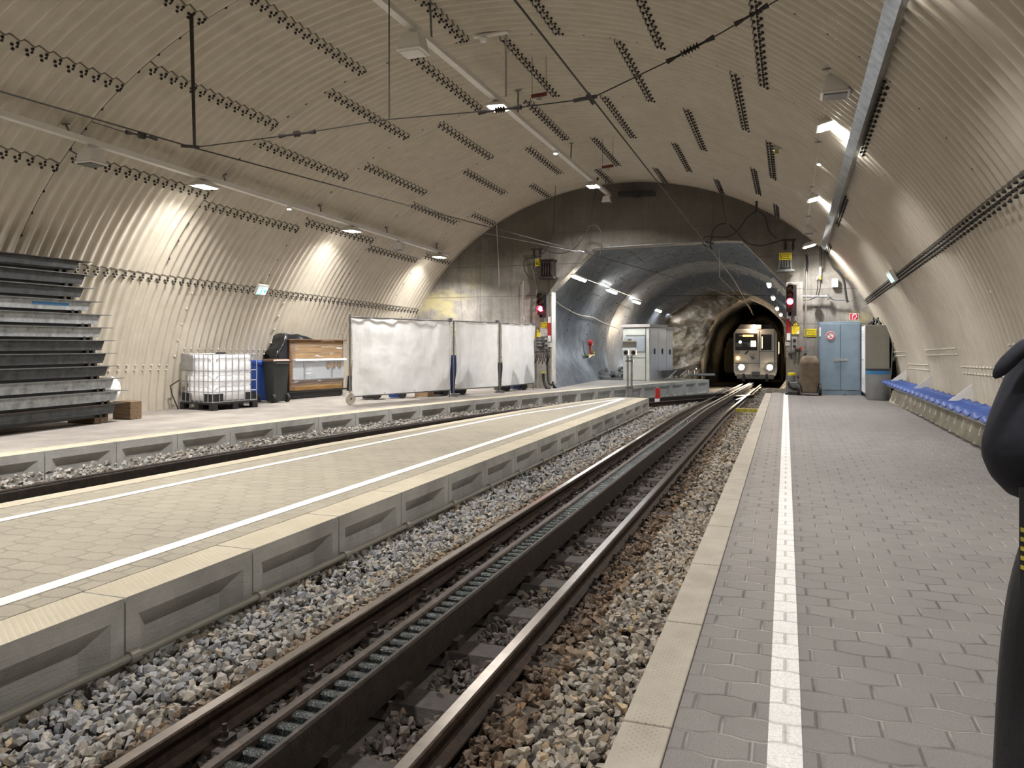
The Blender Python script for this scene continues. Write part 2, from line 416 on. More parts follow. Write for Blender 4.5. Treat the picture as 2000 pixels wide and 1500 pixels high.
def text(body, size, mat, parent, loc, rot, name='lettering', align='CENTER', ext=.001):
    cu = bpy.data.curves.new(name, 'FONT'); cu.body = body; cu.size = size; cu.align_x = align; cu.align_y = 'CENTER'; cu.extrude = ext
    t = bpy.data.objects.new('tmp', cu); C.objects.link(t)
    dg = bpy.context.evaluated_depsgraph_get(); me = bpy.data.meshes.new_from_object(t.evaluated_get(dg))
    bpy.data.objects.remove(t); me.materials.clear(); me.materials.append(mat)
    o = bpy.data.objects.new(name, me); C.objects.link(o); o.parent = parent; o.location = loc; o.rotation_euler = rot
    return o
def spline(pts, n=8):
    pts = [Vector(p) for p in pts]; P = [pts[0]]+pts+[pts[-1]]; out = []
    for i in range(1, len(P)-2):
        for k in range(n):
            t = k/n; a, b, c, d = P[i-1], P[i], P[i+1], P[i+2]
            out.append(.5*((2*b)+(-a+c)*t+(2*a-5*b+4*c-d)*t*t+(-a+3*b-3*c+d)*t**3))
    out.append(pts[-1]); return out
def arealight(name, loc, size, power, col, parent=None, rot=(0, 0, 0), sy=None, spread=180):
    l = bpy.data.lights.new(name, 'AREA'); l.energy = power; l.color = col; l.size = size; l.spread = R(spread)
    if sy: l.shape = 'RECTANGLE'; l.size_y = sy
    o = bpy.data.objects.new(name, l); C.objects.link(o); o.location = loc; o.rotation_euler = rot
    if parent is not None: o.parent = parent
    return o

# ---------------------------------------------------------------- vault
PIT = .2067; SX = .0065; SZ = -.0156; YW = 23.3
def vc(y): return -4.75+SX*(y-YW), -.3+SZ*(y-YW)
def V(th, y, off=0.0, a=7.6, b=6.67):
    cx, cz = vc(y); c, s = math.cos(R(th)), math.sin(R(th))
    nx, nz = c/a, s/b; L = math.hypot(nx, nz)
    return Vector((cx+a*c-nx/L*off, y, cz+b*s-nz/L*off))
def Vn(th, a=7.6, b=6.67):
    c, s = math.cos(R(th)), math.sin(R(th)); n = Vector((-c/a, 0, -s/b)); return n.normalized()
def vault_sheet(name, t0, t1, nt, y0, y1, mat, kind='structure'):
    ys = []; y = y0
    while y < y1-1e-6:
        ys.append(y); y += (PIT/8 if y > 4 else PIT/4)
    ys.append(y1); ys = np.array(ys); ts = np.radians(np.linspace(t0, t1, nt+1))
    off = .032*np.cos(2*PI*ys/PIT)
    a, b = 7.6, 6.67
    T, Y = np.meshgrid(ts, ys); O = np.repeat(off[:, None], nt+1, 1)
    cx = -4.75+SX*(Y-YW); cz = -.3+SZ*(Y-YW)
    nx, nz = np.cos(T)/a, np.sin(T)/b; Ln = np.hypot(nx, nz)
    co = np.stack([cx+a*np.cos(T)-nx/Ln*O, Y, cz+b*np.sin(T)-nz/Ln*O], -1).reshape(-1, 3)
    ny = len(ys); i = np.arange(ny-1)[:, None]; j = np.arange(nt)[None, :]; n1 = nt+1
    q = np.stack([i*n1+j, i*n1+j+1, (i+1)*n1+j+1, (i+1)*n1+j], -1).reshape(-1, 4)
    me = bpy.data.meshes.new(name); me.vertices.add(len(co)); me.vertices.foreach_set('co', co.ravel())
    me.loops.add(q.size); me.loops.foreach_set('vertex_index', q.ravel().astype(np.int32))
    me.polygons.add(len(q)); me.polygons.foreach_set('loop_start', np.arange(0, q.size, 4, dtype=np.int32))
    me.polygons.foreach_set('use_smooth', np.ones(len(q), bool))
    me.update(calc_edges=True); me.validate(); me.materials.append(mat)
    o = bpy.data.objects.new(name, me); C.objects.link(o); o['kind'] = kind; return o
Y0 = -12.0
ceiling = vault_sheet('ceiling', 26, 154.8, 66, Y0, YW+.02, M['vault'])
wall_l = vault_sheet('wall_left', 154.8, 183, 16, Y0, YW+.02, M['vault'])
wall_r = vault_sheet('wall_right', -3, 26, 16, Y0, YW+.02, M['vault'])
b = MB(); b.box(-13.5, 4, Y0-.3, Y0, -1, 8); struct(b.build('wall_back_unseen', M['portal']))  # unseen end wall, added to hold the lamp light inside the vault

def bolt_cap(b, p, n, s=.024):
    a, c = frame(n); vs = []
    for rr, h in ((s, 0), (s*.95, .012), (s*.45, .032)):
        for k in range(6):
            t = PI/3*k; vs.append(p+(a*math.cos(t)+c*math.sin(t))*rr+n*h)
    fs = []
    for i in range(2):
        for k in range(6): fs.append((i*6+k, i*6+(k+1) % 6, (i+1)*6+(k+1) % 6, (i+1)*6+k))
    fs.append([12, 13, 14, 15, 16, 17]); b.add(vs, fs)
def seam_row(parent, th, y0, y1, white=False, lip=True):
    b = MB(); n = Vn(th); dth = math.degrees(.055/7.1)
    k0 = math.ceil(y0/PIT); y = k0*PIT
    while y < y1-.03:
        c = y  # inward crest
        for dt, dy in ((-dth, .0), (dth*.1, -.035), (dth*.1, .035), (dth, .0)) if not white else ((-dth, 0), (dth, 0)):
            yy = c+dy; o = .032*math.cos(2*PI*yy/PIT)
            bolt_cap(b, V(th+dt, yy, o), n)
        y += PIT
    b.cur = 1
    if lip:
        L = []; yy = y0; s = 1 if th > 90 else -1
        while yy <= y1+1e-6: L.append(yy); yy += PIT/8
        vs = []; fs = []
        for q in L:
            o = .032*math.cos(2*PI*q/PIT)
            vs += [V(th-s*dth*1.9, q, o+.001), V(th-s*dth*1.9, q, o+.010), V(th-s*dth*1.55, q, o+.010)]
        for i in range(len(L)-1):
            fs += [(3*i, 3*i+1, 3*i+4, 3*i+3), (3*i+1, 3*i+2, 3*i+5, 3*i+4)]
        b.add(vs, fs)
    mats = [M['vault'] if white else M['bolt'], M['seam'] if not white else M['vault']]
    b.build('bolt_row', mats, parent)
def ring_row(parent, y, t0, t1, white=False, step=3.35):
    b = MB(); t = t0
    while t < t1:
        bolt_cap(b, V(t, y, .032*math.cos(2*PI*y/PIT)), Vn(t), .030); t += step
    b.build('bolt_ring', M['vault'] if white else M['bolt'], parent)
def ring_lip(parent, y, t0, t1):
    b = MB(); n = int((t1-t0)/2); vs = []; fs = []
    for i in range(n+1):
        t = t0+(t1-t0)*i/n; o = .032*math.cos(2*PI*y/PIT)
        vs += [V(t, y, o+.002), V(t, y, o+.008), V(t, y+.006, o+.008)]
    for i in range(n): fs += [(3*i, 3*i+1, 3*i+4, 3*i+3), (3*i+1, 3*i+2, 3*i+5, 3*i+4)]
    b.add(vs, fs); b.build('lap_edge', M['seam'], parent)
RING = [2.75, 5.85, 8.95, 12.05, 15.15, 18.25, 21.35, 23.25]
A_ = [127.1, 140.8, 113.7, 100.2, 87.1, 72.1, 57.2]
B_ = [123.1, 138.9, 107.6, 92.4, 79.6, 66.6, 53.3, 39.6]
for i in range(len(RING)-1):
    for th in (A_ if i % 2 == 1 else B_):
        if i == 0 and th > 60: continue
        seam_row(ceiling, th, RING[i]+.03, RING[i+1]-.03)
    ring_row(ceiling, RING[i], 29, 153, step=3.4)
    ring_lip(ceiling, RING[i], 30, 152)
for y0, y1 in ((5.85, 12.05), (12.05, 18.25), (18.25, 23.25)):
    seam_row(wall_l, 155.2, y0, y1); seam_row(wall_r, 25.4, y0, y1)
LL = [6.8, 9.9, 13.0, 16.1, 19.2, 22.3]
for i, y in enumerate(LL):
    ring_row(wall_l, y, 157, 171, True, 3.0)
    if i < len(LL)-1: seam_row(wall_l, 171.1 if i % 2 == 1 else 168, y+.05, LL[i+1]-.05, True, False)
LR = [7.7, 10.8, 13.9, 17.0, 20.0, 23.1]
for i, y in enumerate(LR):
    ring_row(wall_r, y, 12.5, 23, True, 3.0)
    if i < len(LR)-1: seam_row(wall_r, 9.7 if i % 2 == 1 else 12.3, y+.02, LR[i+1]-.02, True, False)

# ---------------------------------------------------------------- portal wall
def wall_with_hole(name, outer, inner, y, thick, mats):
    bm = bmesh.new(); loops = []
    for L in (outer, inner):
        vs = [bm.verts.new((p[0], y, p[1])) for p in L]
        es = [bm.edges.new((vs[i], vs[(i+1) % len(vs)])) for i in range(len(vs))]; loops.append((vs, es))
    bmesh.ops.triangle_fill(bm, use_beauty=True, edges=loops[0][1]+loops[1][1], normal=(0, -1, 0))
    front = [f for f in bm.faces]
    vs = loops[1][0]; back = [bm.verts.new((v.co.x, y+thick, v.co.z)) for v in vs]
    for i in range(len(vs)):
        j = (i+1) % len(vs); f = bm.faces.new((vs[i], vs[j], back[j], back[i])); f.material_index = 1
        if abs(vs[i].co.x-inner[0][0]) < .01 and abs(vs[j].co.x-inner[0][0]) < .01: f.material_index = 2
    me = bpy.data.meshes.new(name); bm.to_mesh(me); bm.free()
    for m in mats: me.materials.append(m)
    o = bpy.data.objects.new(name, me); C.objects.link(o); return o
outer = [(V(t, YW).x, V(t, YW).z) for t in range(-6, 187, 4)]
outer = [(outer[0][0], -1.6)]+outer+[(outer[-1][0], -1.6)]
inner = [(-6.97, -1.3), (-6.97, 3.05), (-5.62, 4.35), (-1.6, 4.42), (-1.2, 4.39), (0.0, 3.08), (0.0, -1.3)]
M['jamb'] = simple('whitewashed_jamb', (.66, .62, .56), .7, 0, .3, 2.5, .2, 30)
portal = struct(wall_with_hole('wall_far', outer, inner, YW, .45, [M['portal'], M['portal'], M['jamb']]))
b = MB(); b.bar(V(10, YW-.02, .0), V(10.1, YW-.02, 0), .01, .01)
vs = []; fs = []
for i, t in enumerate(np.linspace(0, 180, 91)):
    vs += [V(t, YW-.03, -.05), V(t, YW-.03, .035), V(t, YW+.01, .035)]
for i in range(90): fs += [(3*i, 3*i+1, 3*i+4, 3*i+3), (3*i+1, 3*i+2, 3*i+5, 3*i+4)]
b = MB(); b.add(vs, fs); struct(b.build('trim_1', M['vault']))
b = MB(); b.bar((-5.62, YW-.02, 4.37), (-1.6, YW-.02, 4.44), .03, .03); struct(b.build('trim_2', M['steel_dk']))

b = MB(); b.prism([(.0, 22.85, -1.2), (.44, 22.85, -1.2), (.44, 22.85, 3.12), (-.0, 22.85, 3.12)], (0, .46, 0)); struct(b.build('wall_pier', M['portal'], bevel=.01))

# inner grey-lined tunnel, plates corrugated like the hall
def inner_pt(t, y, off=0.0):
    g = min(1, max(0, (y-23)/21)); cx, cz = -3.15, 1.85-.95*g; a, b_ = 4.45-.65*g, 3.35+.15*g; c, s = math.cos(R(t)), math.sin(R(t))
    return (cx+(a-off)*c, y, cz+(b_-off)*s)
YI0, YI1 = YW+.1, 44.0
vs = []; fs = []; pitch = .2; n = int((YI1-YI0)/pitch*6); nt = 50
for i in range(n+1):
    y = YI0+(YI1-YI0)*i/n; o = .034*math.cos(2*PI*y/pitch)
    for j in range(nt+1): vs.append(inner_pt(-42+264*j/nt, y, o))
for i in range(n):
    for j in range(nt): q = i*(nt+1)+j; fs.append((q, q+1, q+nt+2, q+nt+1))
b = MB(); b.add(vs, fs); inner_w = struct(b.build('wall_inner', M['vault_grey'], smooth=True, fixn=False))
for i, y0 in enumerate(np.arange(24.2, 43, 2.6)):
    for t in ((150, 118, 88, 60) if i % 2 else (134, 103, 74, 46)):
        b = MB(); b.add([inner_pt(t, y0, .03), inner_pt(t, y0+2.4, .03), inner_pt(t-.45, y0+2.4, .04), inner_pt(t-.45, y0, .04)], [(0, 1, 2, 3)])
        b.build('plate_seam', M['dark_rust'], inner_w)
b = MB()
for y in np.arange(24.2, 43, 2.6):
    for t in np.arange(20, 178, 6.5): p = Vector(inner_pt(t, y, .03)); q = Vector(inner_pt(t, y, .06)); b.tube([p, q], .022, 5)
b.build('bolt_ring', M['bolt'], inner_w)

# rock face with the mouth of the running tunnel
YR = 44.0
hole = [(-4.55, -1.6), (-4.45, -.2), (-4.3, 1.0), (-4.0, 2.2), (-3.4, 3.15), (-2.5, 3.75), (-1.7, 3.98), (-.95, 3.75), (-.45, 3.2), (-.12, 2.4), (.0, 1.2), (.02, -1.6)]
bm = bmesh.new(); rr = random.Random(3)
def hole_r(ang):  # radius towards hole edge from its centre
    c = Vector((-2.2, 1.0)); d = Vector((math.cos(ang), math.sin(ang))); best = 2.2
    for i in range(len(hole)):
        p = Vector(hole[i]); q = Vector(hole[(i+1) % len(hole)]); e = q-p; den = d.x*e.y-d.y*e.x
        if abs(den) < 1e-9: continue
        t = ((p.x-c.x)*e.y-(p.y-c.y)*e.x)/den; u = ((p.x-c.x)*d.y-(p.y-c.y)*d.x)/den
        if t > 0 and 0 <= u <= 1: best = t
    return best
na, nr_ = 120, 22; grid = []
from mathutils import noise as mn
for i in range(na):
    a = 2*PI*i/na; r0 = hole_r(a); row = []
    for j in range(nr_+1):
        f = j/nr_; r = r0+(7.0-r0)*f*f*.9+f*.3
        x, z = -2.2+math.cos(a)*r, 1.0+math.sin(a)*r
        dd = mn.fractal(Vector((x*.8, 3, z*.8)), .9, 2.1, 5)*.55+mn.fractal(Vector((x*3, 9, z*3)), .9, 2.1, 3)*.12
        edge = .35*(1-min(1, f*5))
        row.append(bm.verts.new((x, YR+.2+dd-(.0)+edge, z)))
    grid.append(row)
    # tunnel throat
for i in range(na):
    for j in range(nr_): bm.faces.new((grid[i][j], grid[(i+1) % na][j], grid[(i+1) % na][j+1], grid[i][j+1]))
me = bpy.data.meshes.new('wall_rock'); bm.to_mesh(me); bm.free(); me.materials.append(M['rock'])
o = bpy.data.objects.new('wall_rock', me); C.objects.link(o); struct(o)
# running tunnel
bm = bmesh.new(); prev = None
for k_, y in enumerate(np.linspace(YR+.3, YR+42, 50)):
    ring = []
    for i in range(60):
        a = 2*PI*i/60; r0 = hole_r(a)*1.02
        x, z = -2.2+math.cos(a)*r0, 1.0+math.sin(a)*r0
        s = mn.fractal(Vector((x, y*.7, z)), .9, 2.1, 4)*.16
        ring.append(bm.verts.new((x+math.cos(a)*(s+.06)-.0025*(y-YR)**1.6, y, z+math.sin(a)*(s+.06)-.02*(y-YR))))
    if prev:
        for i in range(60): bm.faces.new((prev[i], prev[(i+1) % 60], ring[(i+1) % 60], ring[i]))
    prev = ring
bm.faces.new(prev)
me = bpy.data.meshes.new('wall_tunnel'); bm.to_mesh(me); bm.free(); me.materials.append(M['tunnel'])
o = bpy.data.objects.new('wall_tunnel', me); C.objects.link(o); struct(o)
# seals the crack between rock face and lining
b = MB(); vs = []; fs = []
for j in range(nt+1): vs += [inner_pt(-42+264*j/nt, YI1-.02, -.4), inner_pt(-42+264*j/nt, YI1-.02, .05), inner_pt(-42+264*j/nt, YI1+.7, .3), inner_pt(-42+264*j/nt, YI1+.7, -.4)]
for j in range(nt):
    for k_ in range(3): fs.append((4*j+k_, 4*j+k_+1, 4*j+4+k_+1, 4*j+4+k_))
b.add(vs, fs); struct(b.build('trim_3', M['rock'], fixn=False))

# ---------------------------------------------------------------- track levels and lines
def zt(y): return -.25 if y < 17 else (-.25-.0004*(y-17)**2*8 if y < 21 else -.301-.0229*(y-21))
E = [(-14, -9.30), (-6, -9.18), (0, -9.08), (4, -9.0), (7, -8.96), (9, -8.85), (11, -8.62), (12.7, -8.2), (14.6, -7.86), (17, -7.4), (20, -6.66), (21.85, -6.17), (23.5, -5.68), (25, -5.23), (26.9, -4.6), (28.3, -3.98), (30.2, -3.3), (32.4, -2.62)]
EY = np.array([e[0] for e in E]); EX = np.array([e[1] for e in E])
cf = np.polyfit(EY[3:], EX[3:], 4)
def ex(y): return float(np.polyval(cf, y)) if y > 6 else float(np.polyval(cf, 6)+.02*(y-6)*-1*-1)
def edge_pts(y0, y1, step):
    """points spaced along the left platform edge"""
    out = []; y = y0; 
    while y < y1: out.append(Vector((ex(y), y, 0))); d = (ex(y+.01)-ex(y))/.01; y += step/math.sqrt(1+d*d)
    return out
def t2(y):
    d = (ex(y+.05)-ex(y-.05))/.1; L = math.sqrt(1+d*d); return Vector((ex(y)+1.33/L, y-1.33*d/L, 0))
MIDL = [(-12, -6.6), (0, -6.48), (4.7, -6.32), (7, -6.13), (9, -5.98), (11, -5.72), (13, -5.5), (15.2, -5.2), (17.5, -4.8), (19.7, -4.25)]
def midl(y): return float(np.interp(y, [m[0] for m in MIDL], [m[1] for m in MIDL]))

# track bed
b = MB(); ys = list(np.arange(Y0, 86, 1.5)); vs = []; fs = []
for y in ys:
    z = min(-.47, zt(y)-.22); vs += [(-10.5, y, z), (-8, y, z), (-4, y, z), (.1, y, z), (3, y, z)]
for i in range(len(ys)-1):
    for j in range(4): fs.append((5*i+j, 5*i+j+1, 5*i+j+6, 5*i+j+5))
b.add(vs, fs); bed = struct(b.build('floor_trackbed', M['bed']))

# ---------------------------------------------------------------- platforms
# right platform
b = MB(); b.box(-.375, 2.95, Y0, YW, -.5, 0); plat_r = struct(b.build('floor_platform_right', M['paver']))
y = 22.94; k_ = 0
while y > .8:
    b = MB(); b.box(-.554, -.38, y-1.058, y-.004, -.5, .002); b.build('kerb_stone', M['tactile'], plat_r, bevel=.006)
    y -= 1.063
b = MB(); b.box(-.554, -.38, Y0, y, -.5, .002); b.build('kerb_stone', M['tactile'], plat_r)
b = MB(); b.box(-.03, .036, Y0, 22.9, -.002, .004)
b.v = []; b.f = []; b.mi = []
b.box(-.058, .052, Y0, 22.9, .0005, .0035); b.build('white_line', M['paint_worn'], plat_r)

# precast edge element with recessed panel; local x along edge, y outward(-)=face, z up
def edge_panel(mb, p0, p1, top=.0, bot=-.52, cap=.30):
    p0, p1 = Vector(p0), Vector(p1); d = (p1-p0); L = d.length; d.normalize()
    o = Vector((d.y, -d.x, 0))   # outward: to the right of travel
    up = Vector((0, 0, 1)); g = .006
    def P(a, out, z): return p0+d*a+o*out+up*z
    a0, a1 = g, L-g; i0, i1 = a0+.085, a1-.085; dz = .085; dp = .085
    zt_, zb = top-.11, bot+.02
    fr = [P(a0, 0, bot), P(a1, 0, bot), P(a1, 0, top), P(a0, 0, top)]
    ri = [P(i0, 0, zb), P(i1, 0, zb), P(i1, 0, zt_), P(i0, 0, zt_)]
    ins = [P(i0+dp*1.5, -dp, zb+.03), P(i1-dp*1.5, -dp, zb+.03), P(i1-dp*1.5, -dp, zt_-dz*1.4), P(i0+dp*1.5, -dp, zt_-dz*1.4)]
    bk = [P(a0, -cap, bot), P(a1, -cap, bot), P(a1, -cap, top), P(a0, -cap, top)]
    vs = fr+ri+ins+bk; fs = [(0, 1, 5, 4), (1, 2, 6, 5), (2, 3, 7, 6), (3, 0, 4, 7), (4, 5, 9, 8), (5, 6, 10, 9), (6, 7, 11, 10), (7, 4, 8, 11), (8, 9, 10, 11),
                              (0, 3, 15, 12), (1, 2, 14, 13), (12, 13, 14, 15)]
    mb.cur = 0; mb.add(vs, fs); mb.cur = 1; mb.add([fr[3], fr[2], bk[2], bk[3]], [(0, 1, 2, 3)])
# middle platform
YE = 19.9
pl = [(midl(y), y) for y in np.arange(Y0, 19.7, .8)]+[(-4.22, 19.78)]
poly = [(x+.005, y, 0) for x, y in pl]+[(-3.64, YE-.01, 0), (-3.64, Y0, 0)]
b = MB(); b.prism([(p[0], p[1], -.001) for p in poly], (0, 0, -.52)); plat_m = struct(b.build('floor_platform_middle', M['paver_mid']))
y = YE; 
while y > .6:
    b = MB(); edge_panel(b, (-3.33, y, 0), (-3.33, y-1.045, 0)); 
    b2 = MB(); edge_panel(b2, (-3.33, y-1.045, 0), (-3.33, y, 0)); b2.build('edge_panel', [M['conc'], M['ribkerb']], plat_m, fixn=True); y -= 1.045
b2 = MB(); b2.box(-3.63, -3.33, Y0, y-.006, -.52, 0); b2.build('edge_panel', M['conc'], plat_m)
b2 = MB(); edge_panel(b2, (-3.335, YE+.02, 0), (-4.2, 19.8, 0), cap=.1); b2.build('edge_panel', [M['conc'], M['ribkerb']], plat_m)
b = MB(); vs = []; fs = []
ys = list(np.arange(Y0, 19.7, .5))
for y in ys: vs += [(midl(y)-.01, y, .002), (midl(y)+.2, y, .002), (midl(y)-.01, y, -.5)]
for i in range(len(ys)-1): fs += [(3*i, 3*i+1, 3*i+4, 3*i+3), (3*i, 3*i+3, 3*i+5, 3*i+2)]
b.add(vs, fs); b.build('kerb_stone', M['ribkerb'], plat_m, fixn=False)
def strip(mb, pts, w, z0=.0005, z1=.0035):
    pts = [Vector(p) for p in pts]; vs = []; n = len(pts)
    for i, p in enumerate(pts):
        d = (pts[min(i+1, n-1)]-pts[max(i-1, 0)]).normalized(); s_ = Vector((d.y, -d.x, 0))
        for q, z in ((p-s_*w/2, z0), (p-s_*w/2, z1), (p+s_*w/2, z1), (p+s_*w/2, z0)): vs.append((q.x, q.y, z))
    fs = []
    for i in range(n-1):
        for k in range(3): fs.append((4*i+k, 4*i+k+1, 4*i+5+k, 4*i+4+k))
    mb.add(vs, fs+[(0, 1, 2, 3), (4*n-4, 4*n-3, 4*n-2, 4*n-1)])
b = MB(); strip(b, [(-3.885, Y0, 0), (-3.885, 17.5, 0), (-3.9, 19.4, 0)], .115, .0, .004); b.build('white_line', M['paint'], plat_m)
b = MB(); strip(b, spline([(-5.95, Y0, 0), (-5.87, 0, 0), (-5.72, 4, 0), tuple(pz(200, 976)), tuple(pz(400, 934)), tuple(pz(600, 893)), tuple(pz(800, 852)), tuple(pz(1000, 812)), tuple(pz(1100, 797)), tuple(pz(1195, 782)), (-3.95, 19.4, 0)], 6), .10, .0, .0045)
b.build('white_line', M['paint'], plat_m)
# pipe along the foot of the middle platform
t = tag(MB().tube([(-3.27, Y0, -.30), (-3.27, 19.4, -.30), (-3.25, 19.9, -.33), (-3.27, 20.02, -.42)], .024, 10).build('cable_pipe', M['locker'], smooth=True), 'long thin grey pipe clipped along the foot of the middle platform edge', 'pipe')
y = 18.85
while y > 1:
    MB().cyl((-3.27, y-.03, -.30), (-3.27, y+.03, -.30), .036, 10).build('clamp', M['locker'], t); y -= 1.045
# left platform
lp = edge_pts(1.0, 32.4, 1.045)
ysl = list(np.arange(Y0, 1.0, 1.0))
edge = [Vector((ex(y), y, 0)) for y in ysl]+lp
inn = []
for i, p in enumerate(edge):
    d = (edge[min(i+1, len(edge)-1)]-edge[max(i-1, 0)]).normalized(); inn.append(p+Vector((-d.y, d.x, 0))*.3)
hall = [q for q in inn if q.y < YW-.0]
b = MB()
poly = [(q.x, q.y) for q in inn]+[(-6.95, 33.5), (-6.95, YW), (-12.9, YW), (-12.9, Y0)]
b.prism([(p[0], p[1], -.001) for p in poly], (0, 0, -.52)); plat_l = struct(b.build('floor_platform_left', M['asphalt']))
for i in range(len(lp)-1):
    b = MB(); edge_panel(b, lp[i], lp[i+1], cap=.3); b.build('edge_panel', [M['conc'], M['ribkerb']], plat_l)
b = MB(); vs = []
for i in range(len(ysl)+1): vs += [(edge[i].x, edge[i].y, 0), (inn[i].x, inn[i].y, 0), (edge[i].x, edge[i].y, -.5)]
fs = []
for i in range(len(ysl)): fs += [(3*i, 3*i+1, 3*i+4, 3*i+3), (3*i, 3*i+3, 3*i+5, 3*i+2)]
b.add(vs, fs); b.build('edge_panel', M['conc'], plat_l, fixn=False)
b = MB(); edge_panel(b, lp[-1]+Vector((0, 0, 0)), lp[-1]+Vector((-2.6, .4, 0)), cap=.1); b.build('edge_panel', [M['conc'], M['ribkerb']], plat_l)
b = MB(); strip(b, [q+Vector((-.02, 0, 0)) for q in inn], .045, 0, .004); b.build('beige_line', M['beige_paint'], plat_l)

# ---------------------------------------------------------------- rails
def sweep(name, pts, prof, mats, mi, parent, label=None):
    pts = [Vector(p) for p in pts]; n = len(prof); vs = []; b = MB()
    for i, p in enumerate(pts):
        d = (pts[min(i+1, len(pts)-1)]-pts[max(i-1, 0)]); d.z = 0; d.normalize(); s_ = Vector((d.y, -d.x, 0))
        for a, z in prof: vs.append(p+s_*a+Vector((0, 0, z)))
    b.v = vs
    for i in range(len(pts)-1):
        for k in range(n):
            b.f.append((i*n+k, i*n+(k+1) % n, (i+1)*n+(k+1) % n, (i+1)*n+k)); b.mi.append(mi[k])
    b.f += [list(range(n)), [len(vs)-n+k for k in range(n)]]; b.mi += [0, 0]
    return b.build(name, mats, parent, label=label)
RP = [(-.055, -.14), (-.055, -.128), (-.010, -.115), (-.008, -.045), (-.033, -.034), (-.034, -.006), (-.026, 0), (.026, 0), (.034, -.006), (.033, -.034), (.008, -.045), (.010, -.115), (.055, -.128), (.055, -.14)]
RM = [0]*14; RM[6] = 1; RM[5] = 0
def track(name, label, cen, y0, y1, gap=1.035, rack=True, sleep=True, step=.5, rails=(-1, 1)):
    t = thing(name, label, 'railway track', (0, 0, 0))
    ys = np.arange(y0, y1, step)
    cp = [cen(y) for y in ys]
    nr = []
    for i, p in enumerate(cp):
        d = (cp[min(i+1, len(cp)-1)]-cp[max(i-1, 0)]); d.normalize(); nr.append(Vector((d.y, -d.x, 0)))
    for s in rails:
        sweep('rail', [Vector((p+n*s*gap/2).to_tuple()[:2]+(zt(p.y),)) for p, n in zip(cp, nr)], RP, [M['rust'], M['railtop']], RM, t)
    return t, cp, nr
def cen1(y): return Vector((-1.8925, y, 0))
t1, cp, nr = track('railway_track', 'rusty near railway track with toothed rack, beside the right platform', cen1, Y0, 84)
# rack of track 1
def rack_plates(t, cen, y0, y1, step=.5):
    ys = np.arange(y0, y1, step); pts = [cen(y) for y in ys]; pts = [Vector((p.x, p.y, zt(p.y)+.085)) for p in pts]
    sweep('rack_plate', pts, [(-.095, -.17), (-.095, -.012), (-.088, 0), (-.052, 0), (-.045, -.012), (-.047, -.04), (-.078, -.045), (-.078, -.17)], [M['rack']], [0]*8, t)
    sweep('rack_plate', pts, [(.095, -.19), (.095, -.012), (.088, 0), (.070, 0), (.064, -.012), (.064, -.19)], [M['dark_rust']], [0]*6, t)
rack_plates(t1, cen1, Y0, 84)
def rung(b, c, zz):
    x0, x1 = c.x-.052, c.x+.068
    pr = [(-.031, -.055), (-.027, -.012), (-.018, -.003), (.0, 0), (.018, -.003), (.027, -.012), (.031, -.055)]
    n = len(pr); vs = [(x0, c.y+a, zz+h) for a, h in pr]+[(x1, c.y+a, zz+h) for a, h in pr]
    b.add(vs, [list(range(n)), list(range(n, 2*n))[::-1]]+[(i, (i+1) % n, n+(i+1) % n, n+i) for i in range(n)])
b0 = MB(); rung(b0, Vector((0, 0, 0)), 0); r0 = b0.build('rack_rung', M['grease'], t1, smooth=True)
r0.location = (-1.8925, 2.0, zt(2)+.07)
for i in range(1, 98):
    o = r0.copy(); C.objects.link(o); y = 2.0+.1045*i; o.location = (-1.8925, y, zt(y)+.07)
b = MB()
for y in list(np.arange(2.0+.1045*98, 44, .1045))+list(np.arange(-2, 1.95, .1045)): rung(b, Vector((-1.8925, y, 0)), zt(y)+.07)
b.build('rack_rung', M['grease'], t1, kind='stuff')
# sleepers, clips
CLIP = None
for i, y in enumerate(np.arange(-1.2, 43, .66)):
    b = MB(); z = zt(y)-.137; cx = -1.8925
    b.add([(cx-.95, y-.13, z-.07), (cx+.95, y-.13, z-.07), (cx+.95, y-.09, z), (cx-.95, y-.09, z), (cx-.95, y+.13, z-.07), (cx+.95, y+.13, z-.07), (cx+.95, y+.09, z), (cx-.95, y+.09, z)],
          [(0, 1, 2, 3), (3, 2, 6, 7), (7, 6, 5, 4), (0, 3, 7, 4), (1, 5, 6, 2)])
    o = b.build('sleeper', M['dark_rust'], t1)
    if y < 14:
        for dx in (-.5175-.085, -.5175+.085, .5175-.085, .5175+.085):
            if CLIP is None:
                b = MB(); b.box(-.035, .035, -.04, .04, 0, .022); b.cyl((0, 0, .015), (0, 0, .045), .019, 6); b.cyl((0, 0, .04), (0, 0, .075), .011, 8)
                CLIP = b.build('rail_clip', M['dark_rust'], o); cc = CLIP
            else: cc = CLIP.copy(); C.objects.link(cc); cc.parent = o
            cc.location = (cx+dx, y, z)
        MB().box(cx-.13, cx+.13, y-.05, y+.05, z-.01, z+.05).build('rack_chair', M['dark_rust'], o)
t_2, cp, nr = track('railway_track', 'far railway track curving past the left platform towards the switch', t2, Y0+.5, 31.6)
def t2c(y): return t2(y)
rack_plates(t_2, t2c, Y0+.5, 30.5)
for i, y in enumerate(np.arange(3, 30.5, .7)):
    c = t2(y); d = (t2(y+.1)-t2(y-.1)).normalized(); n_ = Vector((d.y, -d.x, 0)); z = zt(c.y)-.145
    p0 = c-n_*.9; p1 = c+n_*.9; b = MB(); b.bar((p0.x, p0.y, z-.03), (p1.x, p1.y, z-.03), .2, .06); b.build('sleeper', M['dark_rust'], t_2)
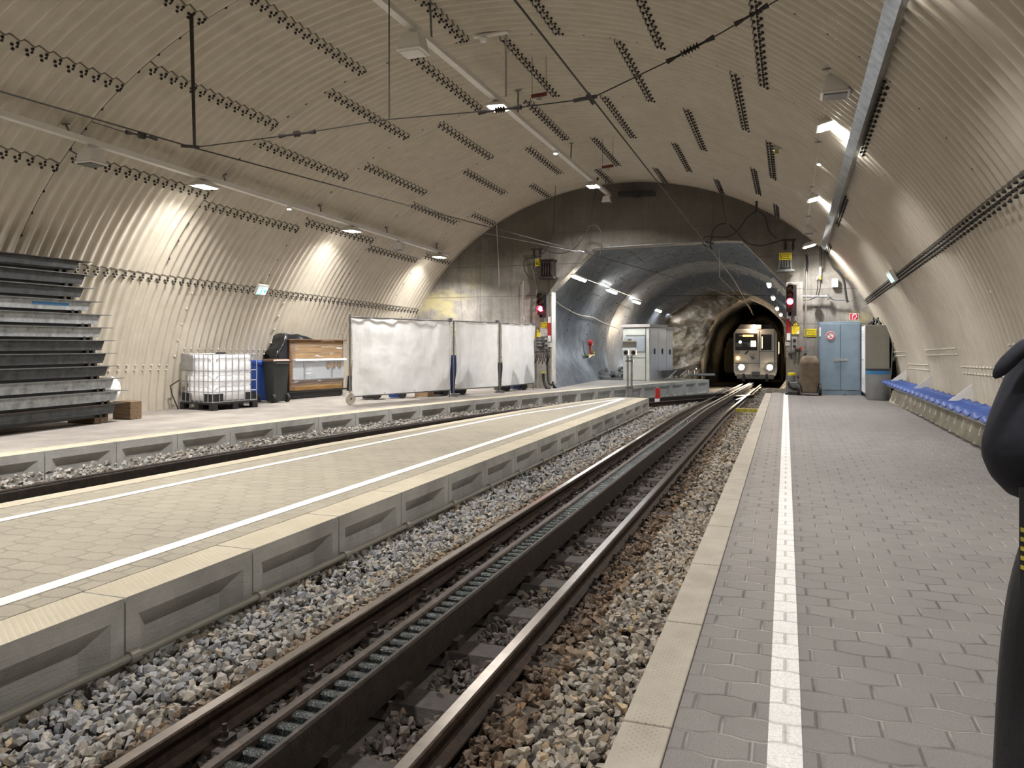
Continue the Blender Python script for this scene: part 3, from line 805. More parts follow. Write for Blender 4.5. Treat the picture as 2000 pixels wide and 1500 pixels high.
# switch blades between the two tracks
sw = thing('track_switch', 'pair of short shiny point rails where the two tracks join', 'railway switch')
for k_, (a, c) in enumerate((((-2.41, 34.5), (-3.0, 29.5)), ((-1.375, 31), (-1.62, 26.0)))):
    pts = [Vector((a[0]+(c[0]-a[0])*f, a[1]+(c[1]-a[1])*f, 0)) for f in np.linspace(0, 1, 9)]
    sweep('point_rail', [Vector((p.x+.07, p.y, zt(p.y))) for p in pts], RP, [M['rust'], M['railtop']], RM, sw)

# ---------------------------------------------------------------- ballast
def rock_template(seed):
    bm = bmesh.new(); q = random.Random(seed)
    for i in range(11):
        v = Vector((q.gauss(0, 1), q.gauss(0, 1), q.gauss(0, 1))).normalized()
        bm.verts.new((v.x*.5*q.uniform(.85, 1.1), v.y*.4*q.uniform(.85, 1.1), v.z*.31*q.uniform(.85, 1.1)))
    bmesh.ops.convex_hull(bm, input=bm.verts); bmesh.ops.triangulate(bm, faces=bm.faces)
    for v in [v for v in bm.verts if not v.link_faces]: bm.verts.remove(v)
    bm.verts.index_update(); vs = np.array([v.co[:] for v in bm.verts]); fs = np.array([[v.index for v in f.verts] for f in bm.faces]); bm.free(); return vs, fs
TPL = [rock_template(i) for i in range(14)]
def stones(name, xs, ys, zs, size, cols, label, parent=None):
    V_, F_, K_ = [], [], []; base = 0; n = len(xs); pick = rng.integers(0, len(TPL), n)
    for ti, (tv, tf) in enumerate(TPL):
        idx = np.where(pick == ti)[0]; m = len(idx)
        if not m: continue
        q = rng.normal(size=(m, 4)); q[:, 1:3] *= .55; q /= np.linalg.norm(q, axis=1)[:, None]; w_, x, y, z = q.T
        Rm = np.stack([1-2*(y*y+z*z), 2*(x*y-w_*z), 2*(x*z+w_*y), 2*(x*y+w_*z), 1-2*(x*x+z*z), 2*(y*z-w_*x), 2*(x*z-w_*y), 2*(y*z+w_*x), 1-2*(x*x+y*y)], -1).reshape(m, 3, 3)
        pts = np.einsum('mij,vj->mvi', Rm, tv)*(size[idx][:, None, None])
        pts += np.stack([xs[idx], ys[idx], zs[idx]], -1)[:, None, :]
        V_.append(pts.reshape(-1, 3)); nv = len(tv)
        F_.append((tf[None]+(np.arange(m)*nv)[:, None, None]+base).reshape(-1, 3)); base += m*nv
        K_.append(np.repeat(cols[idx], nv, 0))
    Vv = np.concatenate(V_); Ff = np.concatenate(F_); Kk = np.concatenate(K_)
    me = bpy.data.meshes.new(name); me.vertices.add(len(Vv)); me.vertices.foreach_set('co', Vv.ravel())
    me.loops.add(Ff.size); me.loops.foreach_set('vertex_index', Ff.ravel().astype(np.int32))
    me.polygons.add(len(Ff)); me.polygons.foreach_set('loop_start', np.arange(0, Ff.size, 3, dtype=np.int32)); me.polygons.foreach_set('use_smooth', np.zeros(len(Ff), bool)); me.update(calc_edges=True)
    at = me.color_attributes.new('tint', 'FLOAT_COLOR', 'POINT'); at.data.foreach_set('color', np.concatenate([Kk, np.ones((len(Kk), 1))], 1).ravel())
    me.materials.append(M['stone']); o = bpy.data.objects.new(name, me); C.objects.link(o)
    return tag(o, label, 'gravel', kind='stuff')
ztv = np.vectorize(zt)
def scatter(n, x0, x1, y0, y1, s0, s1, zone):
    xs = rng.uniform(x0, x1, n); ys = rng.uniform(y0, y1, n); sz = rng.uniform(s0, s1, n)*np.where(rng.random(n) < .1, 1.35, 1)
    g = rng.uniform(.65, 1.25, n)[:, None]
    base = np.where(rng.random((n, 1)) < .5, np.array([[.33, .32, .30]]), np.array([[.37, .335, .285]]))
    tan = rng.random(n) < .07; base[tan] = (.42, .33, .22)
    col = base*g; zz = ztv(ys)-.175+rng.uniform(-.025, .02, n)
    if zone == 1:
        d = np.abs(xs+1.8925)
        bank = np.clip((-xs-2.75)/.6, 0, 1)*.02; zz += bank
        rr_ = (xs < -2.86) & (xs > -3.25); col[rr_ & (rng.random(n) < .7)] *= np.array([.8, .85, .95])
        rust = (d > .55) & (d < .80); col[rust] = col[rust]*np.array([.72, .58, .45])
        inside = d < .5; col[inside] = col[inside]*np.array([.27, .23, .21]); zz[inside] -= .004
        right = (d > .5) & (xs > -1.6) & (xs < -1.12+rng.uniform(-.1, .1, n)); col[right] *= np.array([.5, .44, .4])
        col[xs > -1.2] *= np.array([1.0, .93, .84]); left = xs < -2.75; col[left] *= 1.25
        keep = (np.abs(d-.5175) > .05) & (d > .13)
        # sleepers show in part
        zz += np.where(d > .6, .035, 0)
        sl = (np.abs(((ys+1.2+.33) % .66)-.33) < .085) & (d < .7) & (rng.random(n) < .22); keep &= ~sl
    elif zone == 2:
        ec = np.array([ex(v) for v in ys]); c2 = np.array([t2(v).x for v in ys]); d = np.abs(xs-c2)
        keep = (xs > ec+.05) & (np.abs(d-.5175) > .055) & (d > .12)
        md = np.where(ys < 19.9, np.array([midl(v) for v in ys]), 9); keep &= xs < md-.04
        keep &= ~((xs > -2.75) & (ys > 19.9))
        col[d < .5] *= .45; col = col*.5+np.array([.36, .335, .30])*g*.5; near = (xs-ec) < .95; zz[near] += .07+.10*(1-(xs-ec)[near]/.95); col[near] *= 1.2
    sel = keep; return xs[sel], ys[sel], zz[sel], sz[sel], col[sel]
def go(label, *parts):
    a = [np.concatenate([p[i] for p in parts]) for i in range(5)]
    return stones('ballast', a[0], a[1], a[2], a[3], np.clip(a[4], .01, .8), label)
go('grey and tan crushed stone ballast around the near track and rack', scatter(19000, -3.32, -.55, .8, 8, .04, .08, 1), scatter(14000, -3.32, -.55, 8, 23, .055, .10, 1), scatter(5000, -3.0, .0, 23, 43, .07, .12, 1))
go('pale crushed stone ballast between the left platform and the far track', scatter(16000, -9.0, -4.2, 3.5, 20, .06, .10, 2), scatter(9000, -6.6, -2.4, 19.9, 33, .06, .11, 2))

# ---------------------------------------------------------------- lamp rails, lamps
def lamp_rail(x, z0, y0, y1, label, slope=-.0016, brackets=(), br_th=90):
    t = thing('lamp_rail', label, 'lighting rail', (x, y1, z0))
    zz = lambda y: z0+slope*(y-15)
    MB().bar((x, y0, zz(y0)), (x, y1, zz(y1)), .115, .085).build('rail_body', M['white_metal'], t, world=True)
    b = MB(); b.bar((x+.03, y0, zz(y0)-.035), (x+.03, y1, zz(y1)-.035), .012, .012); b.build('cable_channel', M['steel'], t, world=True)
    for y in brackets:
        tp = V(br_th, y, .03); b = MB(); b.bar((x-.02, y, zz(y)+.03), tp, .03, .012); b.bar(tp+Vector((-.06, 0, -.0)), tp+Vector((.06, 0, 0)), .05, .012); b.build('bracket', M['steel_dk'], t, world=True)
    return zz
LROW = {'middle': (-5.05, 5.92), 'left': (-10.05, 4.36), 'right': (.56, 4.62)}
zm = lamp_rail(-5.05, 5.92, Y0+1, 22.98, 'long white lamp rail hung under the middle of the vault', 0.0, (2, 6.5, 10.6, 14.6, 18.6, 22.4), 92)
zl = lamp_rail(-10.05, 4.36, Y0+1, 22.2, 'long white lamp rail along the left side of the vault', -.019, (2, 5.5, 8.6, 12.0, 15.2, 18.3, 21.4), 134.5)
zr = lamp_rail(.56, 4.62, Y0+1, 21.9, 'long white lamp rail along the right side of the vault', -.015, (2, 6, 9.9, 13.2, 16.6, 20.0, 21.8), 45.5)
def flood(x, y, z, label, tilt=0.0, power=1.0, s=1.0):
    t = thing('flood_lamp', label, 'ceiling lamp', (x, y, z), 0, 'lit flood lamps under the lamp rails')
    t.rotation_euler = (0, tilt, 0)
    def fr(w0, d0, z0, w1, d1, z1, mb): mb.add([(-w0, -d0, z0), (w0, -d0, z0), (w0, d0, z0), (-w0, d0, z0), (-w1, -d1, z1), (w1, -d1, z1), (w1, d1, z1), (-w1, d1, z1)], [(3, 2, 1, 0), (4, 5, 6, 7), (0, 1, 5, 4), (1, 2, 6, 5), (2, 3, 7, 6), (3, 0, 4, 7)])
    b = MB(); fr(.10, .12, -.05, .19, .22, -.13, b); fr(.19, .22, -.13, .19, .22, -.15, b); b.build('housing', M['white_metal'], t, bevel=.01)
    MB().cyl((0, 0, -.05), (0, 0, .02), .03, 10).build('mount', M['steel_dk'], t)
    b = MB()
    for sx in (-.095, 0, .095):
        for sy in (-.1, .1): b.box(sx-.042, sx+.042, sy-.085, sy+.085, -.158, -.151)
    b.build('lens', M['lamp'], t)
    arealight('lamp_light', (0, 0, -.17), .36, LAMP_W*power, (1, .975, .95), t, (0, 0, 0), None, 142)
    return t
def box_speaker(x, y, z, label, tilt=0, s=1.0):
    t = thing('hanging_speaker', label, 'loudspeaker', (x, y, z)); t.rotation_euler = (tilt, 0, 0)
    def fr(w0, d0, z0, w1, d1, z1, mb): mb.add([(-w0*s, -d0*s, z0*s), (w0*s, -d0*s, z0*s), (w0*s, d0*s, z0*s), (-w0*s, d0*s, z0*s), (-w1*s, -d1*s, z1*s), (w1*s, -d1*s, z1*s), (w1*s, d1*s, z1*s), (-w1*s, d1*s, z1*s)], [(3, 2, 1, 0), (4, 5, 6, 7), (0, 1, 5, 4), (1, 2, 6, 5), (2, 3, 7, 6), (3, 0, 4, 7)])
    b = MB(); fr(.13, .12, -.08, .17, .16, -.30, b); fr(.185, .175, -.30, .185, .175, -.325, b); b.build('housing', M['white_metal'], t, bevel=.012)
    b = MB(); fr(.15, .14, -.327, .14, .13, -.345, b); b.build('grille', M['steel_dk'] if s < 1 else M['white_metal'], t)
    b = MB(); b.cyl((0, 0, -.08*s), (0, 0, .03), .05*s, 12); b.bar((0, 0, -.04), (.1*s, -.12, .02), .01, .01); b.build('mount', M['white_metal'], t)
    return t
FL = 'white flood lamp, lit, '
for y, w_ in ((13.4, 'middle rail, nearest lit lamp in view, above the cross wire'), (20.9, 'middle rail, farthest lamp, just before the concrete wall'), (6.0, 'middle rail, above and before the view'), (-1.4, 'middle rail, behind the platform viewpoint'), (-8.8, 'middle rail, far behind')):
    flood(-5.05, y, zm(y), FL+w_, 0, 1.3)
for y, w_ in ((11.4, 'left rail, nearest of its three lit lamps'), (16.5, 'left rail, second of its three lit lamps'), (21.55, 'left rail, at its far end'), (6.2, 'left rail, before the view'), (1.0, 'left rail, beside the viewpoint'), (-5, 'left rail, far behind')):
    flood(-10.05, y, zl(y)-.02, FL+w_, R(2), 1.05)
for y, w_ in ((11.9, 'right rail, nearest of its three lit lamps'), (17.3, 'right rail, second of its three lit lamps'), (22.2, 'right rail, below the farthest speaker'), (6.5, 'right rail, before the view'), (1.2, 'right rail, beside the viewpoint'), (-5, 'right rail, far behind')):
    flood(.56, y, zr(y)-(.02 if y < 20 else .34), FL+w_, R(-14), 1.15 if y < 20 else .55)
def small_lamp(x, y, z, label):
    t = thing('emergency_spot', label, 'small lamp', (x, y, z), 0)
    MB().lathe([(.03, 0), (.055, -.02), (.055, -.07)], (0, 0, 0), 16).build('housing', M['white_metal'], t, smooth=True)
    MB().lathe([(.042, -.071), (.038, -.085)], (0, 0, 0), 16).build('lens', M['spotlens'], t)
small_lamp(-5.05, 17.2, zm(17.2)-.03, 'small round bright spot lamp under the middle lamp rail')
small_lamp(-10.05, 13.95, zl(13.95)-.03, 'small round bright spot lamp under the left lamp rail')
small_lamp(.56, 14.5, zr(14.5)-.03, 'small round bright spot lamp under the right lamp rail')
box_speaker(-5.05, 9.95, zm(9.95)-.02, 'large white box speaker under the middle rail, near the top edge', 0, 1.05)
box_speaker(-5.05, 22.6, zm(22.6)-.05, 'small white box speaker at the far end of the middle rail', 0, .72)
box_speaker(-10.1, 9.0, zl(9.0)-.02, 'white box speaker under the left rail, nearest one', .0, .95)
box_speaker(-10.1, 19.0, zl(19.0)-.02, 'white box speaker under the left rail, the distant one', .0, .8)
box_speaker(.56, 10.1, zr(10.1)-.02, 'white box speaker under the right rail, nearest one', 0, .9)
box_speaker(.56, 21.4, zr(21.4)-.02, 'white box speaker on the right rail, above the last lamp', 0, .75)

# galvanised cable duct on the right of the vault
b = MB(); vs = []
DU = [(y, 40.9-.0*y) for y in np.arange(Y0+1, 22.4, .5)]
for y, th in DU:
    q = V(41.0, y, .04); q2 = V(39.8, y, .04); n = Vn(40.4); vs += [q, q+n*.11, q2+n*.11, q2]
fs = []
for i in range(len(DU)-1):
    for k_ in range(4): fs.append((4*i+k_, 4*i+(k_+1) % 4, 4*i+4+(k_+1) % 4, 4*i+4+k_))
fs += [(0, 1, 2, 3), (len(vs)-4, len(vs)-3, len(vs)-2, len(vs)-1)]
b.add(vs, fs); tag(b.build('cable_duct', M['duct']), 'long galvanised metal cable duct running along the right of the vault', 'cable duct')

# ---------------------------------------------------------------- overhead line
def insulator(name, p, q, label, n=5, r=.055):
    p, q = Vector(p), Vector(q); t = thing(name, label, 'insulator', p); d = (q-p); L = d.length; d.normalize()
    b = MB(); b.tube([p, p+d*L], .014, 8)
    for s_ in (0, 1):
        e = p if s_ == 0 else q; b.tube([e, e+d*(.09 if s_ == 0 else -.09)], [.03, .018], 8)
    b.build('fitting', M['wire'], t, world=True)
    b = MB()
    for i in range(n):
        c = p+d*(L*.5+(i-(n-1)/2)*r*.75); b.tube([c-d*.006, c, c+d*.018], [.018, r, .02], 14)
    b.build('sheds', M['ins'], t, world=True, smooth=True)
    return t
def wire(name, pts, r, label, cat='wire', mat=None, n=6):
    return tag(MB().tube(pts, r, n).build(name, mat or M['wire'], smooth=True), label, cat)
w1 = [(-1.9, y, 3.92 if y < 30 else 3.92-.03*(y-30)) for y in np.linspace(Y0, 60, 30)]
wire('contact_wire', w1, .010, 'thick dark overhead contact wire above the near track', mat=M['copper'])
W2 = []
for (u, v), d in (((-400, 55), 0), ((0, 178), 0), ((180, 238), 0), ((380, 289), 0), ((640, 362), 0), ((900, 441), 0), ((1140, 493), 0)): pass
def w2pt(y): c = t2(y); return (c.x, c.y, 3.93)
# the contact wire over the far track, straight spans between supports
S2 = [Vector((-7.7, -6, 3.93)), px(0, 178, -7.62), px(380, 289, -7.55)]
p3 = py(1140, 493, 22.6); S2 += [p3, Vector((-3.2, 31, 3.75)), Vector((-1.9, 42, 3.6))]
wire('contact_wire', S2, .010, 'dark overhead contact wire running over the far track into the tunnel', mat=M['copper'])
YC = 8.1
cs = [py(1522, -2, YC), py(1390, 75, YC), py(1300, 122, YC), py(1155, 192, YC), py(980, 214, YC), py(760, 233, YC), py(580, 262, YC), px(380, 288, -7.55)]
wire('cross_wire', [cs[0], cs[1], cs[2], cs[3]]+cs[4:], .007, 'thin dark cross span wire hung across the vault from left to right', mat=M['wire'])
insulator('span_insulator', py(1395, 72, YC), py(1302, 121, YC), 'black ribbed insulator in the cross wire, upper right of the middle rail', 6, .045)
insulator('span_insulator', py(1435, 48, YC), py(1500, 10, YC), 'black turnbuckle insulator in the cross wire at the top edge', 2, .03)
insulator('span_insulator', py(935, 220, YC), py(1018, 209, YC), 'black insulator in the cross wire just below the lit middle lamp', 4, .04)
insulator('span_insulator', py(546, 266, YC), py(615, 257, YC), 'black insulator in the cross wire left of the thin hanger', 3, .04)
insulator('span_insulator', px(247, 258, -7.58), px(305, 271, -7.57), 'black insulator on the far contact wire at the left', 3, .045)
tag(MB().tube([px(180, 238, -7.6), px(250, 260, -7.6)], .006).build('tie_wire', M['wire']), 'short tie wire with ring below the far contact wire, left', 'wire')
t = thing('wire_clamp', 'dark clamp where the cross wire carries the near contact wire', 'clamp', py(1155, 192, YC))
MB().bar(py(1120, 197, YC), py(1166, 188, YC), .03, .035).build('arm', M['wire'], t, world=True)
MB().bar(py(1148, 184, YC), py(1160, 202, YC), .04, .05).build('jaw', M['wire'], t, world=True)
t = thing('wire_clamp', 'dark clamp at the foot of the thick hanger rod, left', 'clamp', px(380, 288, -7.55))
MB().bar(px(355, 285, -7.55), px(388, 287, -7.55), .03, .04).build('arm', M['wire'], t, world=True)
# hangers
hp = px(380, 288, -7.55)
tag(MB().tube([hp, (hp.x-.1, hp.y+.05, V(117, hp.y).z-.0)], [.02, .028], 8).build('hanger_rod', M['dark_rust']), 'thick dark steel hanger rod from the vault at the upper left', 'rod')
q = py(760, 233, YC); tag(MB().tube([q, (q.x, q.y, V(98, q.y).z)], .008).build('hanger_rod', M['wire']), 'thin dark hanger rod from the vault beside the nearest middle speaker', 'rod')
t = thing('ceiling_detector', 'white smoke detector on a bracket plate with hanging conduit', 'detector', V(88, 12.05, .05))
q = py(944, 73, 11.9); q2 = py(988, 68, 11.9)
MB().bar(py(926, 73, 11.9)+Vector((0, 0, .0)), py(992, 62, 11.9), .1, .03).build('plate', M['white_metal'], t, world=True)
MB().lathe([(.055, .0), (.07, -.03), (.05, -.075)], q, 18).build('sensor', M['white'], t, world=True)
MB().tube([q2, py(988, 190, 11.9)], .018).build('conduit', M['steel'], t, world=True)
for (u, v, y, lab) in ((1053, 187, 13.0, 'dark red bar heater hung on two thin wires near the vault crown'), (1187, 326, 18.5, 'small dark red bar heater hung far under the vault crown')):
    c = py(u, v, y); t = thing('bar_heater', lab, 'heater', c)
    MB().cyl(c-Vector((.14, 0, 0)), c+Vector((.14, 0, .02)), .035, 10).build('body', M['dark_red'], t, world=True)
    MB().box(c.x-.05, c.x+.04, c.y-.03, c.y+.03, c.z-.09, c.z-.03).build('bracket', M['steel'], t, world=True)
    b = MB()
    for dx in (-.13, .13): b.tube([c+Vector((dx, 0, 0)), (c.x+dx, c.y, V(92, y).z)], .004, 5)
    b.build('suspension_wire', M['wire'], t, world=True)
c = py(1521, 290, 15.2); t = thing('camera_sensor', 'small grey sensor box with yellow tag on the vault', 'sensor', c)
MB().box(c.x-.1, c.x+.02, c.y-.04, c.y+.05, c.z-.03, c.z+.06).build('body', M['steel'], t, world=True)
MB().box(c.x+.01, c.x+.12, c.y-.05, c.y+.05, c.z-.0, c.z+.1).build('cover', M['steel_dk'], t, world=True)
MB().box(c.x-.07, c.x-.0, c.y-.03, c.y+.03, c.z-.1, c.z-.03).build('tag', M['yellow_dk'], t, world=True)
for (u0, v0, u1, v1, u2, v2, lab) in ((1087, 333, 1085, 362, 1081, 444, 'black insulator string with dropper wire, left of the last middle lamp'),
                                     (1168, 338, 1167, 352, 1153, 436, 'black insulator with slanting dropper wire behind the last middle lamp'),
                                     (1406, 350, 1408, 372, 1418, 434, 'black insulator with dropper wire, left one over the right portal edge'),
                                     (1478, 384, 1477, 414, 1476, 416, 'black ribbed insulator string hanging over the right portal edge')):
    y = 22.4; p0 = py(u0, v0, y); t = insulator('hanging_insulator', p0, py(u1, v1, y), lab, 5, .05)
    MB().tube([py(u1, v1, y), py(u2, v2, y)], .008).build('dropper', M['wire'], t, world=True)
    tp = Vector((p0.x, y, V(math.degrees(math.atan2(7.6*(p0.z+.3), 6.67*(p0.x+4.75))), y).z))
    MB().tube([p0, p0+Vector((0, .02, max(.05, (V(80, y).z-p0.z)*.25)))], .008).build('hook', M['wire'], t, world=True)
loops = [([(1060, 486), (1080, 493), (1100, 494), (1120, 486), (1138, 466), (1152, 440)], 'black power cable swinging from the left transformer to the dropper clamp'),
         ([(1152, 441), (1166, 442), (1175, 458), (1175, 480), (1171, 502)], 'black cable loop from the dropper clamp down to the far contact wire'),
         ([(1082, 446), (1076, 472), (1062, 493), (1046, 503), (1026, 507), (1024, 525), (1030, 536), (1041, 547)], 'black cable dropping to the left transformer terminals'),
         ([(1476, 414), (1460, 424), (1444, 446), (1425, 461), (1398, 463), (1378, 462), (1373, 474), (1380, 482)], 'black cable arcing from the ribbed insulator to the near contact wire'),
         ([(1418, 436), (1402, 440), (1391, 455), (1388, 480)], 'short black cable arc beside the near contact wire clamp'),
         ([(1424, 438), (1438, 452), (1456, 472), (1482, 480), (1508, 475), (1530, 468)], 'black cable sagging from the dropper to the right transformer'),
         ([(1482, 413), (1494, 424), (1502, 450), (1516, 467)], 'black cable from the ribbed insulator down to the right transformer')]
for pts, lab in loops:
    wire('power_cable', spline([py(u, v, 22.5) for u, v in pts], 8), .016, lab, 'cable', M['rubber'], 8)
t = thing('wire_clamp', 'dark clamp carrying the near contact wire at the opening edge', 'clamp', py(1385, 478, 22.5))
for a_, b_ in (((1376, 472), (1394, 476)), ((1380, 480), (1392, 486)), ((1388, 470), (1388, 488))): MB().bar(py(*a_, 22.5), py(*b_, 22.5), .04, .05).build('jaw', M['wire'], t, world=True)
t = thing('wire_clamp', 'dark clamp with pale rod on the far contact wire at the opening', 'clamp', py(1150, 492, 22.5))
MB().bar(py(1142, 490, 22.5), py(1160, 496, 22.5), .07, .08).build('jaw', M['wire'], t, world=True)
MB().tube([py(1122, 489, 22.5), py(1148, 493, 22.5)], .018).build('rod', M['white_metal'], t, world=True)
tag(MB().tube([py(930, 452, 22.2), py(1130, 492, 22.2)], .008).build('tie_rod', M['steel']), 'pale tie rod sloping down across the concrete wall to the opening', 'rod')
t = thing('cable_tray_unit', 'long black rectangular unit high on the concrete wall', 'wall unit', py(1244, 379, 23.1))
b = MB(); p0, p1 = py(1208, 379, 23.1), py(1280, 378, 23.1); b.bar(p0, p1, .2, .12); b.build('body', M['black'], t, world=True, bevel=.02)
MB().bar(py(1238, 379, 23.05), py(1250, 379, 23.05), .22, .16).build('bracket', M['black'], t, world=True)

# ---------------------------------------------------------------- wall equipment helpers
def pbox(mb, u0, v0, u1, v1, y, d=.08):
    """box whose front face fills the pixel rectangle on the plane y, set back by d"""
    a = py(u0, v1, y); c = py(u1, v0, y); mb.box(min(a.x, c.x), max(a.x, c.x), y, y+d, min(a.z, c.z), max(a.z, c.z)); return a, c
def wsize(u0, v0, u1, v1, y):
    a = py(u0, v1, y); c = py(u1, v0, y); return a, c
FACE = (PI/2, 0, 0)
def hv_sign(u0, v0, u1, v1, y, label):
    a, c = wsize(u0, v0, u1, v1, y); t = thing('warning_sign', label, 'sign', ((a.x+c.x)/2, y, (a.z+c.z)/2)); W, H_ = c.x-a.x, c.z-a.z
    MB().box(-W/2, W/2, 0, .006, -H_/2, H_/2).build('plate', M['yellow'], t)
    b = MB()
    for dx, dz in ((-.40, .12), (-.34, -.12)):
        x, z = dx*W, dz*H_; s_ = H_*.33; b.prism([(x+.02*W, -.003, z+s_), (x-.045*W, -.003, z-.02), (x-.0*W, -.003, z), (x-.035*W, -.003, z-s_), (x+.05*W, -.003, z+.05*s_), (x+.015*W, -.003, z+.02)], (0, .002, 0))
    b.build('lightning_flash', M['ink'], t)
    for i, s_ in enumerate(('Hochspannung', 'Vorsicht!', 'Lebensgefahr')): text(s_, H_*.24, M['ink'], t, (W*.1, -.003, H_*(.3-.3*i)), FACE)
    return t
def tri_sign(u0, v0, u1, v1, y, label):
    a, c = wsize(u0, v0, u1, v1, y); t = thing('warning_sign', label, 'sign', ((a.x+c.x)/2, y, (a.z+c.z)/2)); W, H_ = c.x-a.x, c.z-a.z
    zb = -H_/2; zm_ = H_*.08
    MB().box(-W/2, W/2, 0, .006, zb, zm_).build('plate', M['yellow'], t)
    MB().prism([(-W/2, -.001, zm_), (W/2, -.001, zm_), (0, -.001, H_/2)], (0, .006, 0)).build('triangle_border', M['ink'], t)
    MB().prism([(-W*.37, -.004, zm_+.018), (W*.37, -.004, zm_+.018), (0, -.004, H_/2-.045)], (0, .003, 0)).build('triangle', M['yellow'], t)
    b = MB(); b.prism([(.012, -.007, zm_+H_*.32), (-.018, -.007, zm_+H_*.17), (0, -.007, zm_+H_*.18), (-.012, -.007, zm_+H_*.06), (.02, -.007, zm_+H_*.21), (.004, -.007, zm_+H_*.2)], (0, .002, 0)); b.build('lightning_flash', M['ink'], t)
    b = MB()
    for i in range(3): b.box(-W*.4, W*(.1-.08*i), -.002, .001, zm_-.04-.05*i-.006, zm_-.04-.05*i+.006)
    b.build('printed_lines', M['yellow_dk'], t)
    b = MB(); b.prism([(W*.44, -.002, zb+.02), (W*.44, -.002, zb+H_*.28), (W*.15, -.002, zb+H_*.12), (0, -.002, zb+.02)], (0, .002, 0)); b.build('pale_patch', M['white'], t)
    return t
def signal(u, v0, v1, vr, y, label, wpx=9):
    c = py(u, vr, y); t = thing('railway_signal', label, 'signal', c); top, bot = py(u, v0, y).z-c.z, py(u, v1, y).z-c.z
    MB().box(-.06, .17, .03, .05, bot, top).build('backboard', M['black'], t)
    MB().box(-.11, .09, .02, .14, bot*.72, top*.9).build('housing', M['black'], t, bevel=.015)
    dz = .20
    for i, m in enumerate((M['red_on'], M['sig_off'], M['sig_off'])):
        z = i*dz; r = .085 if i == 0 else .08
        b = MB(); b.lathe([(r+.015, -.09), (r+.018, .02)], (0, 0, z), 20, 'Y'); 
        vs = []; fs = []; n = 20
        hood = []
        for k_ in range(n+1):
            a_ = PI*(-.15)+PI*1.3*k_/n; hood.append((math.cos(a_), math.sin(a_)))
        for (cx, cz) in hood: vs += [(cx*(r+.016), .02, z+cz*(r+.016)), (cx*(r+.016), -.13, z+cz*(r+.016)), (cx*(r+.008), -.13, z+cz*(r+.008)), (cx*(r+.008), .02, z+cz*(r+.008))]
        for k_ in range(n):
            for j in range(4): fs.append((4*k_+j, 4*k_+(j+1) % 4, 4*k_+4+(j+1) % 4, 4*k_+4+j))
        b = MB(); b.add(vs, fs); h_ = b.build('hood', M['black'], t)
        MB().lathe([(.01, -.035), (r*.7, -.022), (r, .015)], (0, 0, z), 22, 'Y').build('lit_red_lens' if i == 0 else 'lens', m, t, smooth=True)
    l = bpy.data.lights.new('signal_glow', 'POINT'); l.energy = 2.2; l.color = (1, .03, .06); l.shadow_soft_size = .06
    lo = bpy.data.objects.new('signal_glow', l); C.objects.link(lo); lo.parent = t; lo.location = (0, -.18, 0)
    MB().box(-.02, .03, .03, .07, bot-.15, bot+.1).build('bracket', M['steel_dk'], t)
    return t
signal(1056, 576, 620, 603, 23.15, 'red-lit railway signal on the concrete pier left of the opening')
signal(1543, 556, 617, 589, 22.72, 'red-lit railway signal on the concrete pier right of the opening')
def marker(u0, u1, v0, v1, y, label):
    a, c = wsize(u0, v0, u1, v1, y); t = thing('marker_board', label, 'marker board', ((a.x+c.x)/2, y, a.z)); W, H_ = c.x-a.x, c.z-a.z
    MB().box(-W/2-.008, W/2+.008, 0, .02, -.01, H_+.01).build('backing', M['black'], t)
    MB().box(-W/2, W/2, -.004, .0, 0, H_*.25).build('white_panel', M['white'], t)
    MB().box(-W/2, W/2, -.004, .0, H_*.25, H_*.75).build('red_panel', M['red'], t)
    MB().box(-W/2, W/2, -.004, .0, H_*.75, H_).build('white_panel', M['white'], t)
marker(1070, 1076, 618, 668, 23.26, 'narrow white-red-white marker board on the left pier')
marker(1536.5, 1543.5, 608, 665, 22.82, 'narrow white-red-white marker board on the right pier')
def plate(u0, v0, u1, v1, y, txt, label):
    a, c = wsize(u0, v0, u1, v1, y); t = thing('number_plate', label, 'sign', ((a.x+c.x)/2, y, (a.z+c.z)/2)); W, H_ = c.x-a.x, c.z-a.z
    MB().box(-W/2, W/2, 0, .01, -H_/2, H_/2).build('plate', M['white'], t, bevel=.004)
    text(txt, H_*.8, M['ink'], t, (0, -.003, 0), FACE)
plate(1070.5, 669, 1077, 677.5, 23.27, 'L', 'small white plate with a black L under the left marker board')
plate(1534, 668.5, 1542, 675, 22.83, '93', 'small white number plate under the right marker board')
hv_sign(1045, 505.5, 1063.5, 519.5, 22.98, 'yellow high voltage sign high on the left transformer box')
hv_sign(1056, 629, 1070, 640, 23.28, 'yellow high voltage sign beside the left marker board')
hv_sign(1522, 493, 1546, 508, 22.68, 'yellow high voltage sign on the right transformer box')
hv_sign(1570, 642.5, 1595, 657.5, 23.28, 'yellow high voltage sign on the wall left of the blue-grey cabinet')
tri_sign(1043.5, 638.5, 1055.5, 663, 23.28, 'yellow triangle warning plate on the left pier')
tri_sign(1546.5, 625.5, 1561.5, 653, 22.83, 'yellow triangle warning plate on the right pier')
# info board, left pier
a, c = wsize(1055.5, 641, 1070, 657, 23.28); t = thing('notice_board', 'small grey printed notice on the left pier under a yellow sign', 'notice', ((a.x+c.x)/2, 23.28, (a.z+c.z)/2)); W, H_ = c.x-a.x, c.z-a.z
MB().box(-W/2, W/2, 0, .01, -H_/2, H_/2).build('plate', M['white_metal'], t)
b = MB(); rr = random.Random(2)
for i in range(7): b.box(-W*.44, W*rr.uniform(.1, .44), -.002, .001, H_*(.42-.13*i)-.006, H_*(.42-.13*i)+.004)
b.build('printed_lines', M['ink'], t)
